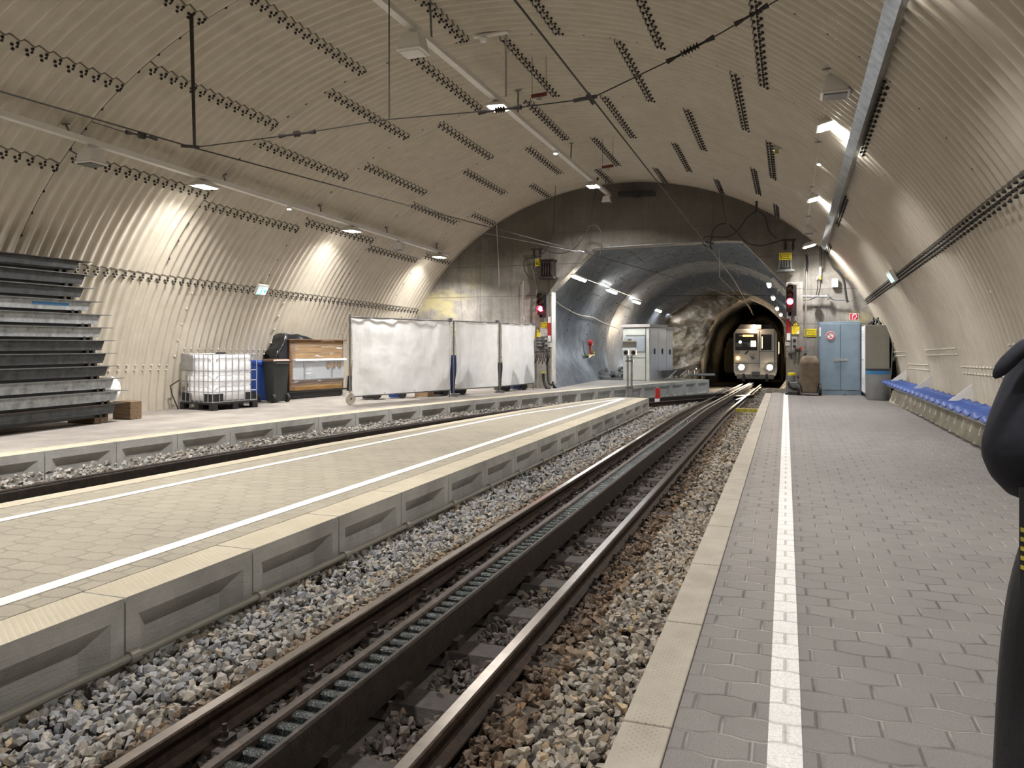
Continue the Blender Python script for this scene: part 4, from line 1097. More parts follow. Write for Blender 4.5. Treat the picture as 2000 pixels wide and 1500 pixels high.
# transformers
def transformer(u0, v0, u1, v1, y, label, ins, ins_top):
    a, c = wsize(u0, v0, u1, v1, y); t = thing('transformer_box', label, 'transformer', ((a.x+c.x)/2, y, a.z)); W, H_ = c.x-a.x, c.z-a.z
    TM = M['ins'] if u0 < 1200 else M['steel_dk']; MB().box(-W/2, W/2, .06, .45, .04, H_*.95).build('tank', TM, t, bevel=.02)
    b = MB()
    for i in range(5): x = -W/2+W*(i+.5)/5; b.box(x-.02, x+.02, .0, .07, .1, H_*.85)
    b.build('cooling_fin', TM, t)
    MB().box(-W/2-.06, W/2+.06, -.02, .48, -.02, .04).build('base_plate', TM, t)
    MB().box(-W/2-.03, W/2+.03, .02, .47, H_*.93, H_).build('lid', TM, t)
    for u in ins:
        p = py(u, v0, y+.2); q = py(u, ins_top, y+.2); p = p-Vector(t.location); q = q-Vector(t.location)
        b = MB(); d = (q-p); b.tube([p, q], .02, 8)
        for i in range(4): cc = p+d*(i+1)/5; b.tube([cc, cc+d*.04, cc+d*.1], [.03, .055, .03], 12)
        b.build('bushing', M['ins'], t, smooth=True)
    p = py(ins[0]-7, ins_top, y+.2)-Vector(t.location); q = py(ins[-1]+6, ins_top-1, y+.2)-Vector(t.location)
    MB().bar(p, q, .05, .05).build('busbar', M['wire'], t)
transformer(1054, 505, 1078, 543, 22.83, 'dark transformer box high on the left pier with two bushings', (1043, 1055), 487)
transformer(1521, 490, 1547, 529, 22.7, 'grey ribbed transformer box high on the right pier with two bushings', (1534, 1549), 469)
# control boxes
def ctrl(u0, v0, u1, v1, y, label):
    a, c = wsize(u0, v0, u1, v1, y); t = thing('push_button_box', label, 'control box', ((a.x+c.x)/2, y, (a.z+c.z)/2)); W, H_ = c.x-a.x, c.z-a.z
    MB().box(-W/2, W/2, 0, .1, -H_/2, H_/2).build('body', M['steel'], t, bevel=.01)
    for dz in (-.22, .22): MB().lathe([(W*.34, -.02), (W*.36, .01)], (0, 0, dz*H_), 16, 'Y').build('button', M['black'], t)
ctrl(1063.5, 660, 1070, 681, 23.2, 'grey box with two black buttons beside the left marker board')
ctrl(1547, 658, 1556.5, 684, 22.75, 'grey box with two black buttons on the right pier')
a, c = wsize(1052, 658, 1063, 679, 23.12); t = thing('junction_box', 'grey metal junction box on the left pier under the notice', 'box', ((a.x+c.x)/2, 23.12, a.z))
MB().box(a.x-c.x, 0, 0, .18, 0, c.z-a.z).build('body', M['steel_dk'], t, bevel=.01)
b = MB()
for i in range(3): b.box(a.x-c.x-.01, .03, -.02, .0, .05+.1*i, .07+.1*i)
b.build('rib', M['steel'], t)
t = thing('cable_bracket', 'rusty bracket cluster with cables on the left pier below the boxes', 'bracket', py(1055, 690, 22.9))
b = MB()
for i in range(9):
    u = 1042+i*3.6; b.tube(spline([py(u, 684+(i % 3)*4, 22.95), py(u+2, 694, 22.85), py(u-1, 704+(i*5) % 9, 22.95)], 4), .014, 6)
b.bar(py(1040, 688, 22.95), py(1074, 686, 22.95), .05, .04); b.build('bracket', M['dark_rust'], t, world=True)
t = thing('hose_pipe', 'black vertical hose with yellow cap at the foot of the left pier', 'pipe', py(1070, 758, 22.9))
b = MB(); b.tube(spline([py(1069, 688, 22.95), py(1069, 720, 22.95), py(1071, 745, 22.9), py(1078, 752, 22.85), py(1080, 745, 22.85)], 6), .03, 8); b.tube(spline([py(1061, 730, 22.95), py(1062, 745, 22.95), py(1067, 757, 22.9), py(1074, 761, 22.9)], 6), .045, 8); b.build('hose', M['rubber'], t, world=True)
MB().bar(py(1057, 727.5, 22.93), py(1068, 727.5, 22.93), .08, .04).build('cap', M['yellow_dk'], t, world=True)
tag(MB().tube(spline([py(1044, 503, 23.1), py(1041, 525, 23.1), py(1046, 545, 23.1), py(1048, 560, 23.1), py(1047, 610, 23.1), py(1046, 757, 23.1)], 6), .028, 8).build('conduit', M['steel_dk'], smooth=True), 'grey vertical conduit down the left pier beside the signal', 'conduit')
tag(MB().tube([py(1022, 548, 23.15), py(1022, 618, 23.15), py(1025, 625, 23.1), py(1025, 640, 23.1)], .022, 8).build('conduit', M['steel']), 'pale short conduit on the wall above the fence', 'conduit')
tag(MB().tube([py(970, 440, 23.24), py(972, 480, 23.24), py(974, 520, 23.24), py(975, 560, 23.24)], [.012, .008, .011, .006], 6).build('lime_streak', M['white_metal']), 'white lime streak running down a joint of the concrete wall', 'lime deposit')
# right side pipework
tag(MB().tube([py(1575, 497, 23.27), py(1577, 512, 23.27), py(1575.5, 530, 23.2)], .03, 8).build('conduit', M['rubber']), 'black cable entering the top of the white pole on the right wall', 'cable')
tag(MB().tube([py(1575, 530, 23.1), py(1573.5, 677, 22.95)], .018, 8).build('white_pole', M['locker']), 'thin white vertical pole on the wall left of the blue-grey cabinet', 'pole')
t = thing('conduit', 'horizontal steel conduit with couplings beside the right signal', 'conduit', py(1590, 579, 23.1))
MB().tube([py(1560, 579, 23.1), py(1617, 579, 23.1)], .032, 10).build('pipe', M['steel'], t, world=True)
MB().tube(spline([py(1617, 579, 23.1), py(1624, 583, 23.1), py(1630, 585, 23.1), py(1650, 585.5, 23.1)], 6), .024, 8).build('pipe', M['steel_dk'], t, world=True)
for u in (1562, 1618): MB().bar(py(u, 573, 23.08), py(u, 586, 23.08), .06, .1).build('coupling', M['steel_dk'], t, world=True)
MB().tube(spline([py(1560, 586, 23.12), py(1580, 586, 23.12), py(1592, 581, 23.12)], 6), .012, 6).build('cable', M['rubber'], t, world=True)
for uv, r_, lab in (([(1603.5, 478), (1603, 500), (1603, 519)], .034, 'thick black cable from the duct end down the right wall'),
                    ([(1608, 480), (1616, 500), (1628, 522), (1640, 534), (1648, 548), (1651, 565), (1654, 585), (1657, 590)], .03, 'thick black cable curving right from the duct end to the conduit'),
                    ([(1597, 546), (1597, 562), (1594, 577)], .013, 'thin black cable left of the pair feeding the conduit'),
                    ([(1602, 548), (1602, 562), (1598, 577)], .013, 'thin black cable right of the pair feeding the conduit')):
    wire('power_cable', spline([py(u, v, 23.05) for u, v in uv], 6), r_, lab, 'cable', M['rubber'], 8)
t = thing('cable_gland', 'white and yellow sleeve where the thick cable splits in two', 'cable gland', py(1602, 532, 23.05))
MB().tube([py(1602.5, 522, 23.2), py(1602, 538, 23.2)], .03, 8).build('sleeve', M['white'], t, world=True); MB().tube([py(1602, 538, 23.2), py(1602, 546, 23.2)], .032, 8).build('yellow_band', M['yellow_dk'], t, world=True)
MB().tube([py(1602, 541, 23.2), py(1596, 541, 23.2), py(1596, 546, 23.2)], .018, 6).build('elbow', M['white'], t, world=True)
b = MB(); a, c = pbox(b, 1625, 544, 1637, 561, 23.14, .12); tag(b.build('wall_box', M['white'], bevel=.01), 'white rectangular electrical box high on the right wall', 'electrical box')
c = py(1598, 598.5, 23.15); tag(MB().lathe([(.11, 0), (.07, -.06)], c, 16).build('wall_vent', M['steel_dk']), 'small dark oval vent cap on the right wall', 'vent')
# fire hose sign
a, c = wsize(1660, 612.5, 1676, 624.5, 23.1); t = thing('fire_hose_sign', 'red sign with white hose symbol above the blue-grey cabinet', 'sign', ((a.x+c.x)/2, 23.1, (a.z+c.z)/2)); W, H_ = c.x-a.x, c.z-a.z
MB().box(-W/2-.01, W/2+.01, .001, .008, -H_/2-.01, H_/2+.01).build('border', M['white'], t); MB().box(-W/2, W/2, -.003, .004, -H_/2, H_/2).build('plate', M['sign_red'], t)
b = MB(); b.tube(spline([(-.035, -.006, -.07), (-.04, -.006, .03), (-.01, -.006, .055), (.0, -.006, .01), (-.01, -.006, .02)], 6), .008, 6); b.tube(spline([(-.02, -.006, .06), (.03, -.006, .07), (.07, -.006, .02), (.05, -.006, -.03), (.01, -.006, -.07)], 6), .011, 6); b.build('hose_symbol', M['white'], t)
# shelf bracket on the right pier
t = thing('wall_bracket', 'grey steel wall bracket with two slanting struts on the right pier', 'bracket', py(1557, 687, 22.8))
b = MB(); b.bar(py(1534, 686, 22.75), py(1581, 686, 22.75), .12, .05); b.build('shelf', M['steel_dk'], t, world=True)
for (p_, q_) in (((1541, 690), (1551, 712)), ((1574, 690), (1560, 714)), ((1551, 688), (1552, 735)), ((1561, 688), (1559, 735))): MB().bar(py(*p_, 22.8), py(*q_, 22.95), .05, .05).build('strut', M['steel_dk'], t, world=True)
b = MB(); b.lathe([(.03, -.06), (.075, -.04), (.075, .03), (.03, .05)], py(1558, 683, 22.7), 14); b.build('tap', M['dark_rust'], t, world=True)
MB().lathe([(.05, 0), (.05, .025)], py(1563, 681, 22.68), 14, 'Y').build('red_wheel', M['red'], t, world=True)
t = thing('floor_pump', 'grey floor pump with yellow cap and coiled black hose by the right pier', 'pump', Vector((.20, 22.6, .05)))
q = Vector(t.location); b = MB(); b.box(-.17, .12, -.12, .15, 0, .3); b.cyl((-.05, 0, .3), (-.05, 0, .48), .1, 16); b.build('body', M['steel_dk'], t, bevel=.02)
MB().lathe([(.10, .48), (.105, .54), (.09, .55)], (-.05, 0, 0), 18).build('cap', M['yellow'], t)
b = MB()
for k_ in range(2): b.tube([(.03+.17*math.cos(a_), -.15-.03*k_, .3+(.19-.03*k_)*math.sin(a_)) for a_ in np.linspace(-PI, .4*PI, 18)], .03, 8)
b.build('hose', M['rubber'], t)
tag(MB().box(-.02, .32, 22.35, 22.8, 0, .05).build('floor_plate', M['black']), 'low black base plate on the floor under the pump and trolley', 'base plate')
# canvas covered trolley
t = thing('covered_trolley', 'brown canvas covered trolley on two wheels beside the blue-grey cabinet', 'trolley', (.60, 22.42, .05))
bm = bmesh.new(); rows = 14; seg = 24; grid = []
for i in range(rows+1):
    f = i/rows; z = .02+1.0*f; wd = .27*(1-.25*max(0, f-.82)/.18) if f > .82 else .22+.05*min(1, f*3); row = []
    if f > .97: wd *= .7
    for k_ in range(seg):
        a_ = 2*PI*k_/seg; ca, sa = math.cos(a_), math.sin(a_); rr_ = (abs(ca)**4+abs(sa)**4)**-.25
        wv = 1+.05*math.sin(7*a_+z*9)+.03*math.sin(13*a_-z*14)
        row.append(bm.verts.new((ca*rr_*wd*wv*.93, sa*rr_*.2*wv*(1 if f < .9 else .75), z)))
    grid.append(row)
for i in range(rows):
    for k_ in range(seg): bm.faces.new((grid[i][k_], grid[i][(k_+1) % seg], grid[i+1][(k_+1) % seg], grid[i+1][k_]))
bm.faces.new(grid[-1]); bm.faces.new(grid[0][::-1]); me = bpy.data.meshes.new('canvas_cover'); bm.to_mesh(me); bm.free()
for f in me.polygons: f.use_smooth = True
me.materials.append(M['canvas']); o = bpy.data.objects.new('canvas_cover', me); C.objects.link(o); o.parent = t
for sx in (-.27, .27): MB().lathe([(.05, -.03), (.155, -.035), (.16, 0), (.155, .035), (.05, .03)], (sx, -.05, .115), 20, 'X').build('wheel', M['rubber'], t, smooth=True)

# blue-grey cabinet
t = thing('metal_cabinet', 'tall blue-grey double door metal cabinet with a no smoking sign', 'cabinet', (.88, 22.72, 0), R(6))
MB().box(0, 1.06, 0, .45, 0, 2.0).build('body', M['cab_blue'], t, bevel=.008)
for i, x0 in enumerate((.03, .535)):
    MB().box(x0, x0+.49, -.02, 0, .14, 1.95).build('door', M['cab_blue'], t, bevel=.006)
b = MB(); b.box(.02, 1.04, -.006, .0, .0, .12); b.build('plinth', M['cab_blue'], t)
b = MB(); b.box(.36, .70, -.028, -.02, .93, 1.0); b.bar((.34, -.045, .925), (.62, -.045, .945), .02, .02); b.bar((.42, -.05, .90), (.42, -.05, .97), .025, .02); b.build('latch', M['steel'], t)
b = MB(); rr = random.Random(5)
for i in range(14): x = rr.uniform(.02, .95); z_ = rr.choice([.13, .004]); b.box(x, x+rr.uniform(.02, .09), -.023, -.004, z_, z_+rr.uniform(.004, .014))
b.build('rust_patch', M['rust'], t)
c0 = (.265, -.024, 1.62)
MB().lathe([(.118, 0), (.118, -.003)], c0, 32, 'Y').build('sign_disc', M['white'], t)
b = MB(); b.tube([(c0[0]+.098*math.cos(a_), c0[1]-.004, c0[2]+.098*math.sin(a_)) for a_ in np.linspace(0, 2*PI, 33)[:-1]], .011, 6, True); b.bar((c0[0]-.07, c0[1]-.005, c0[2]+.07), (c0[0]+.07, c0[1]-.005, c0[2]-.07), .012, .006); b.build('prohibition_ring', M['sign_red'], t)
b = MB(); b.box(c0[0]-.02, c0[0]+.01, c0[1]-.006, c0[1]-.003, c0[2]-.06, c0[2]-.045); b.box(c0[0]-.005, c0[0]+.015, c0[1]-.006, c0[1]-.003, c0[2]-.045, c0[2]-.03); b.build('pictogram', M['ink'], t)
MB().box(-.012, .02, -.01, .04, 1.6, 1.85).build('pale_strip', M['white'], t)
# locker
t = thing('locker', 'grey steel locker with white louvred doors standing beside the cabinet', 'locker', (1.94, 21.8, 0))
MB().box(.0, .56, 0, .92, .09, 1.88).build('body', M['locker'], t, bevel=.006)
MB().box(.02, .55, .02, .9, 0, .09).build('plinth', M['black'], t)
for i in range(2):
    d_ = MB().box(-.018, 0, .01+.455*i, .455+.455*i, .12, 1.86).build('door', M['locker_w'], t, bevel=.008)
    b = MB()
    for z in (.35, .42, .49, 1.5, 1.57, 1.64, 1.71): b.box(-.024, -.018, .12+.455*i, .34+.455*i, z, z+.014)
    b.build('louvre', M['steel'], d_)
    MB().bar((-.05, .43-.4*i+.455*i*1.0, .97), (-.02, .43-.4*i+.455*i, .97), .03, .03).build('handle', M['steel'], d_)
t = thing('clamp_bundle', 'bundle of black clamps lying on top of the grey locker', 'clamps', (2.2, 22.1, 1.885))
b = MB()
for i in range(5): a_ = i*1.2; b.tube(spline([(-.16*math.cos(a_), .1*math.sin(a_), .02), (.02*i-.04, 0, .1+.015*i), (.17*math.cos(a_+.5), .12*math.sin(a_), .02)], 5), .022, 6)
for x in (-.04, .07): b.cyl((x, 0, .1), (x, .02, .2), .02, 8)
b.build('clamp', M['black'], t)
t = thing('folded_frame', 'black and white folding frame hung behind the locker', 'frame', (2.52, 21.55, .0))
b = MB(); b.tube([(0, .1, .6), (.03, .05, 1.35), (.1, 0, 1.7), (.12, 0, 1.3), (.04, .05, .95)], .012, 6); b.build('tube', M['steel_dk'], t)
tag(MB().prism([(2.53, 22.2, 0), (2.78, 22.35, 0), (2.62, 22.35, 1.5), (2.5, 22.2, 1.35)], (0, .03, 0)).build('leaning_panel', M['train_dk']), 'dark panel leaning in the gap between the grey locker and the wall', 'panel')
# trash bin
t = thing('litter_bin', 'round grey metal litter bin with blue liner at the end of the bench', 'bin', (2.17, 21.1, 0))
MB().lathe([(.27, 0), (.285, .02), (.285, .70), (.27, .70), (.26, .1)], (0, 0, 0), 32).build('body', M['grey_bin'], t, smooth=True)
MB().lathe([(.289, .64), (.292, .72), (.29, .745)], (0, 0, 0), 32).build('liner', M['liner'], t, smooth=True)
MB().lathe([(.296, .735), (.30, .77), (.26, .78), (.10, .76)], (0, 0, 0), 32).build('rim', M['black'], t, smooth=True)

# ---------------------------------------------------------------- bench
t = thing('wall_bench', 'long row of blue plastic seats fixed to the right wall above a kerb', 'bench', (2.6, 9.0, 0))
s0 = None
ys = [20.35-.5*i for i in range(24)]
def seat_mesh():
    vs = []; fs = []; nx, ny = 8, 10
    for i in range(ny+1):
        f = i/ny
        for j in range(nx+1):
            g = j/nx; x = -.42+.40*g; y = -.215+.43*f; z = -.035*math.sin(PI*f)*math.sin(PI*g)
            if g < .2: z -= .05*(1-g/.2)**2
            if g > .85: z += .035*((g-.85)/.15)
            z += .02*abs(2*f-1)**3
            vs.append((x, y, z))
    for i in range(ny):
        for j in range(nx): q = i*(nx+1)+j; fs.append((q, q+1, q+nx+2, q+nx+1))
    return vs, fs
sv, sf = seat_mesh(); b = MB(); b.add(sv, sf); s0 = b.build('seat', M['seat'], t, smooth=True)
m_ = s0.modifiers.new('s', 'SOLIDIFY'); m_.thickness = .018; m_.offset = -1
s0.location = (0, ys[0]-9.0, .50)
for y in ys[1:]:
    o = s0.copy(); C.objects.link(o); o.location = (0, y-9.0, .50)
MB().bar((-.28, -.3, .41), (-.28, 11.6, .41), .05, .07).build('beam', M['steel'], t)
MB().bar((-.12, -.3, .41), (-.12, 11.6, .41), .05, .07).build('beam', M['steel'], t)
for y in ys[::1]:
    MB().bar((-.38, y-9, .455), (-.02, y-9, .455), .05, .035).build('seat_support', M['white_metal'], t)
for y in (20.5, 17.0, 13.5, 10.0):
    b = MB(); b.prism([(.12, y-9, .47), (.12, y-9, .78), (-.3, y-9, .44), (-.3, y-9, .38)], (0, .012, 0)); b.build('gusset', M['white_metal'], t)
# kerb under the bench
b = MB(); vs = []; fs = []; ny = 150
for i in range(ny+1):
    y = 2+18.6*i/ny; w_ = .035*mn.noise(Vector((y*3.1, 0, 0)))+.012*math.sin(y*15)
    bx = 2.47+(.02 if y < 12 else -.0)+(0 if y < 17 else -.03*(y-17))
    vs += [(2.78, y, .37), (2.60, y, .37), (bx+.06+w_*.4, y, .26), (bx+.03, y, .12), (bx-.03+w_, y, 0)]
for i in range(ny):
    for k_ in range(4): fs.append((5*i+k_, 5*i+k_+1, 5*i+6+k_, 5*i+5+k_))
b.add(vs, fs); struct(b.build('baseboard_right', M['kerb_conc'], fixn=False))

# ---------------------------------------------------------------- exit signs
def exit_sign(th, y, label, w_=.34, h_=.19, side=1):
    n = Vn(th); c = V(th, y, .06); t = thing('exit_sign', label, 'exit sign', c)
    yv = Vector((0, 1, 0)); up = n.cross(yv)
    if up.z < 0: up = -up
    # sign face leans with the wall, turned towards the platform
    def Q(a, b_, o): return c+yv*a+up*b_+n*o
    MB().add([Q(-w_/2, -h_/2, 0), Q(w_/2, -h_/2, 0), Q(w_/2, h_/2+.04, 0), Q(-w_/2, h_/2+.04, 0), Q(-w_/2, -h_/2, .07), Q(w_/2, -h_/2, .07), Q(w_/2, h_/2+.04, .07), Q(-w_/2, h_/2+.04, .07)],
             [(0, 1, 2, 3), (4, 5, 6, 7), (0, 1, 5, 4), (1, 2, 6, 5), (2, 3, 7, 6), (3, 0, 4, 7)]).build('casing', M['white_metal'], t, world=True)
    MB().add([Q(-w_/2+.012, -h_/2+.012, .074), Q(w_/2-.012, -h_/2+.012, .074), Q(w_/2-.012, h_/2-.005, .074), Q(-w_/2+.012, h_/2-.005, .074)], [(0, 1, 2, 3)]).build('lit_panel', M['exit_white'], t, world=True)
    b = MB()
    a0, a1 = -w_*.40, -.01
    for (x0, x1, z0, z1) in ((a0, a1, -h_*.42, -h_*.34), (a0, a1, h_*.34, h_*.42), (a1-.03, a1, -h_*.42, h_*.42), (a0, a0+.012, -h_*.42, h_*.42)):
        b.add([Q(x0, z0, .077), Q(x1, z0, .077), Q(x1, z1, .077), Q(x0, z1, .077)], [(0, 1, 2, 3)])
    m0, m1 = .05, .12
    b.add([Q(m0, 0, .077), Q(m1, h_*.3, .077), Q(m1, -h_*.3, .077)], [(0, 1, 2)])
    b.build('green_pictogram', M['exit_green'], t, world=True)
exit_sign(154.6, 15.0, 'green and white lit exit sign on the left wall beside the bolt row', .36, .21)
exit_sign(26.0, 16.6, 'narrow cyan-white lit exit sign on the right wall on the bolt row', .50, .20)
exit_sign.__doc__ = None

# ---------------------------------------------------------------- steel frame stack
NL = 12; blu = simple('blue_paint_smear', (.06, .2, .4), .6, 0, .3, 10)
mats_beam = [simple('dark_beam_steel', (.085, .09, .095), .45, .4, .5, 7), simple('worn_zinc_beam_steel', (.40, .42, .43), .5, .35, .5, 7)]  # a darker and a lighter beam steel, chosen by layer
uends = [(157, 529), (168, 555), (165, 578), (179, 602), (197, 626), (200, 650), (205, 674), (208, 697), (212, 720), (223, 743), (231, 767), (227, 790)]
order = ['topmost', 'second from the top', 'third from the top', 'fourth from top, blue smear', 'fifth from the top', 'sixth from the top', 'sixth from the bottom', 'fifth from the bottom', 'fourth from the bottom', 'third from the bottom', 'second from the bottom', 'lowest']
for i in range(NL):
    k_ = NL-1-i  # height index from bottom
    zb = .19+.222*k_
    ye = px(uends[i][0], uends[i][1], -11.18).y
    rz = R(5-.75*k_)
    f = thing('steel_frame', 'long steel beam frame in the stack at the left, '+order[i], 'steel frame', (-11.16, ye, zb), rz, 'steel frames stacked at the left wall')
    dark = mats_beam[0] if i in (0, 1, 2, 6, 7, 8, 11) else mats_beam[1]
    L = 5.2; dep = .40
    def chan(x):
        b = MB(); b.add([(x, -L, -.03), (x, -.10, -.03), (x, -.03, .13), (x, -L, .13), (x-.02, -L, -.03), (x-.02, -.10, -.03), (x-.02, -.03, .13), (x-.02, -L, .13)],
                        [(0, 1, 2, 3), (7, 6, 5, 4), (1, 5, 6, 2), (0, 4, 5, 1), (3, 2, 6, 7), (0, 3, 7, 4)])
        b.box(x-.03, x+.025, -L, -.13, -.006, .004) if i in (0, 11) else None
        return b
    chan(0).build('front_beam', dark, f); MB().box(-dep-.02, -dep, -L, -.16, -.09, .13).build('rear_beam', mats_beam[0], f)
    MB().box(-dep+.03, -.05, -L, -.22, -.078, .128).build('dark_gap_core', M['black'], f)  # solid core in black, standing in for shade in the layer gaps
    MB().box(-dep-.04, .045, -L, .17, .13, .142).build('top_plate', M['rack'] if i in (0, 11) else M['steel_dk'], f)
    for yy in (-.25, -.38, -2.0-.08*i % 1, -2.15-.08*i % 1, -3.6):
        MB().box(-.04, .005, yy-.025, yy+.025, -.08, -.02).build('spacer', M['dark_rust'], f)
    if i == 3:
        MB().box(.0005, .003, -1.1, -.45, .04, .09).build('blue_smear', blu, f)
q = pz(243, 820); tag(MB().box(q.x-.5, q.x+.1, q.y-.75, q.y-.45, 0, .16, rz=R(3)).build('timber_block', M['timber'], bevel=.01), 'low timber block hidden beneath the right part of the frame stack', 'timber block'); t = tag(MB().box(q.x-.30, q.x+.10, q.y+.02, q.y+.3, 0, .33, rz=R(3)).build('timber_block', M['timber'], bevel=.01), 'square brown timber block standing at the right end of the frame stack', 'timber block')
tag(MB().box(q.x-.62, q.x-.08, q.y-3.6, q.y-3.3, 0, .185, rz=R(3)).build('timber_block', M['timber'], bevel=.01), 'timber block under the far left end of the frame stack', 'timber block')
b = MB(); c = Vector((-11.9, 11.3, .5))
bm = bmesh.new(); bmesh.ops.create_icosphere(bm, subdivisions=3, radius=.25)
for v in bm.verts: v.co *= 1+.35*mn.fractal(v.co*5, .8, 2, 3); v.co.x *= .6
me = bpy.data.meshes.new('plastic_bag'); bm.to_mesh(me); bm.free(); me.materials.append(M['white']); 
o = bpy.data.objects.new('plastic_bag', me); C.objects.link(o); o.location = (-11.85, 11.05, .55); o.scale = (.5, .5, .8); tag(o, 'crumpled white plastic film behind the right end of the frame stack', 'plastic film')

# ---------------------------------------------------------------- IBC tank
t = thing('liquid_container', 'white plastic tank in a steel cage on a black pallet by the left wall', 'container', (-11.15, 12.88, 0), R(-10))
# local: x from -1.02..0 (towards wall), y 0..1.18
PX, PYL = -1.03, 1.2
b = MB(); b.box(PX, 0, 0, PYL, .12, .155)
for x in (PX, PX/2-.05, -.12):
    for y in (0, PYL/2-.07, PYL-.14): b.box(x, x+.12, y, y+.14, 0, .12)
b.box(PX, 0, 0, .1, 0, .02); b.box(PX, 0, PYL-.1, PYL, 0, .02); b.build('pallet', M['black'], t, bevel=.008)
bm = bmesh.new(); lay = [(.17, .0), (.2, .03), (.45, .03), (.5, .012), (.55, .03), (.72, .03), (.76, .012), (.8, .03), (.98, .03), (1.02, .012), (1.06, .03), (1.13, .025), (1.155, -.01)]
grid = []; cx, cy = PX/2, PYL/2; hx, hy = -PX/2-.055, PYL/2-.055
for z, o_ in lay:
    row = []
    for k_ in range(48):
        a_ = 2*PI*k_/48; ca, sa = math.cos(a_), math.sin(a_); r_ = (abs(ca)**7+abs(sa)**7)**(-1/7)
        g = .012*math.cos(12*a_) if .2 < z < 1.1 else 0
        row.append(bm.verts.new((cx+ca*r_*(hx+o_-.03+g*.4), cy+sa*r_*(hy+o_-.03+g*.4), z)))
    grid.append(row)
for i in range(len(grid)-1):
    for k_ in range(48): bm.faces.new((grid[i][k_], grid[i][(k_+1) % 48], grid[i+1][(k_+1) % 48], grid[i+1][k_]))
bm.faces.new(grid[-1]); bm.faces.new(grid[0][::-1]); me = bpy.data.meshes.new('tank'); bm.to_mesh(me); bm.free()
for f in me.polygons: f.use_smooth = True
me.materials.append(M['ibc']); o = bpy.data.objects.new('tank', me); C.objects.link(o); o.parent = t
MB().lathe([(.09, 1.14), (.11, 1.16), (.11, 1.2), (.08, 1.21)], (cx+.1, cy-.05, 0), 20).build('lid', M['black'], t, smooth=True)
b = MB()
for z in (.17, .38, .60, .82, 1.165):
    b.tube([(PX+.02, .02, z), (-.02, .02, z), (-.02, PYL-.02, z), (PX+.02, PYL-.02, z)], .011, 6, True)
for i in range(8): 
    y = .02+(PYL-.04)*i/7; b.tube([(-.02, y, .16), (-.02, y, 1.165)], .010, 6)
for i in range(1, 7):
    x = PX+.02+(-PX-.04)*i/7; b.tube([(x, .02, .16), (x, .02, 1.165 if i > 2 else .9)], .010, 6)
b.tube([(PX+.02, .02, .16), (PX+.02, .02, 1.165)], .010, 6); b.tube([(PX+.02, PYL-.02, .16), (PX+.02, PYL-.02, 1.165)], .010, 6)
b.build('cage', M['steel'], t, smooth=True)
MB().box(PX+.03, PX+.42, .002, .008, .84, 1.15).build('label_plate', M['steel'], t)
b = MB()
for (x0, x1, y0, y1) in ((PX+.03, PX+.3, .035, .05), (-.3, -.035, .035, .05), (-.05, -.035, .035, .3), (-.05, -.035, PYL-.3, PYL-.04)): MB().box(x0, x1, y0, y1, .16, .34).build('corner_guard', M['black'], t)
b = MB(); q = [(-12.1, 12.75, 0)]
b.tube([(0, 0, 0), (-.12, 0, .3), (-.16, 0, .5), (.02, 0, .62)], .014, 6); o = b.build('bent_rod', M['rust']); o.location = (-12.1, 12.95, 0); o.rotation_euler = (0, 0, .6); tag(o, 'bent rusty rod leaning at the wall behind the caged tank', 'rod')

# ---------------------------------------------------------------- wheeled bins
def wheelie(name, label, loc, rz, body, lid, h=1.0, w_=.56, d=.62, group=None):
    t = thing(name, label, 'bin', loc, rz, group)
    def fr(mb, a, z0, c, z1): mb.add([(-a[0], -a[1], z0), (a[0], -a[1], z0), (a[0], a[1], z0), (-a[0], a[1], z0), (-c[0], -c[1], z1), (c[0], -c[1], z1), (c[0], c[1], z1), (-c[0], c[1], z1)], [(3, 2, 1, 0), (4, 5, 6, 7), (0, 1, 5, 4), (1, 2, 6, 5), (2, 3, 7, 6), (3, 0, 4, 7)])
    b = MB(); fr(b, (w_*.38, d*.36), .03, (w_*.48, d*.47), h*.93); b.build('body', body, t, bevel=.02)
    b = MB(); fr(b, (w_*.52, d*.52), h*.9, (w_*.53, d*.53), h*.95); b.build('rim', body, t, bevel=.012)
    b = MB(); fr(b, (w_*.54, d*.55), h*.95, (w_*.46, d*.44), h); b.build('lid', lid, t, bevel=.015)
    for s in (-1, 1): MB().lathe([(.03, -.025), (.1, -.03), (.105, 0), (.1, .03), (.03, .025)], (s*(w_*.42), d*.36, .105), 18, 'X').build('wheel', M['rubber'], t, smooth=True)
    MB().tube([(-w_*.4, d*.55, h*.9), (w_*.4, d*.55, h*.9)], .015, 8).build('handle', body, t)
    return t
wheelie('wheeled_bin', 'charcoal wheeled bin with brown lid standing before the wooden counter', (-11.48, 15.42, 0), R(-112), M['black_bin'], M['brown_lid'], 1.03, .45, .5)
wheelie('wheeled_bin', 'blue wheeled bin between the caged tank and the charcoal bin', (-12.04, 15.42, 0), R(-95), M['blue_bin'], M['blue_bin'], 1.0, .5, .55)
for i, (u, v, m, lab, h_) in enumerate(((735, 781, 'black_bin', 'dark bin behind the fence, nearest the fence wheel', .6), (785, 778.5, 'blue_bin', 'blue bin behind the first fence panel, left of the cardboard box', .82), (868, 773.5, 'black_bin', 'dark bin behind the fence post between first two panels', 1.05), (905, 771, 'blue_bin_dk', 'blue bin behind the second fence panel', 1.1), (990, 764.5, 'black_bin', 'dark bin behind the narrow fence gap', .85), (1022, 762, 'blue_bin_dk', 'navy bin behind the last fence panel', .8))):
    p = pz(u, v); wheelie('wheeled_bin', lab, (p.x-.25, p.y+.12, 0), R(-68+10*(i % 3)), M[m], M[m], h_, .42, .46)
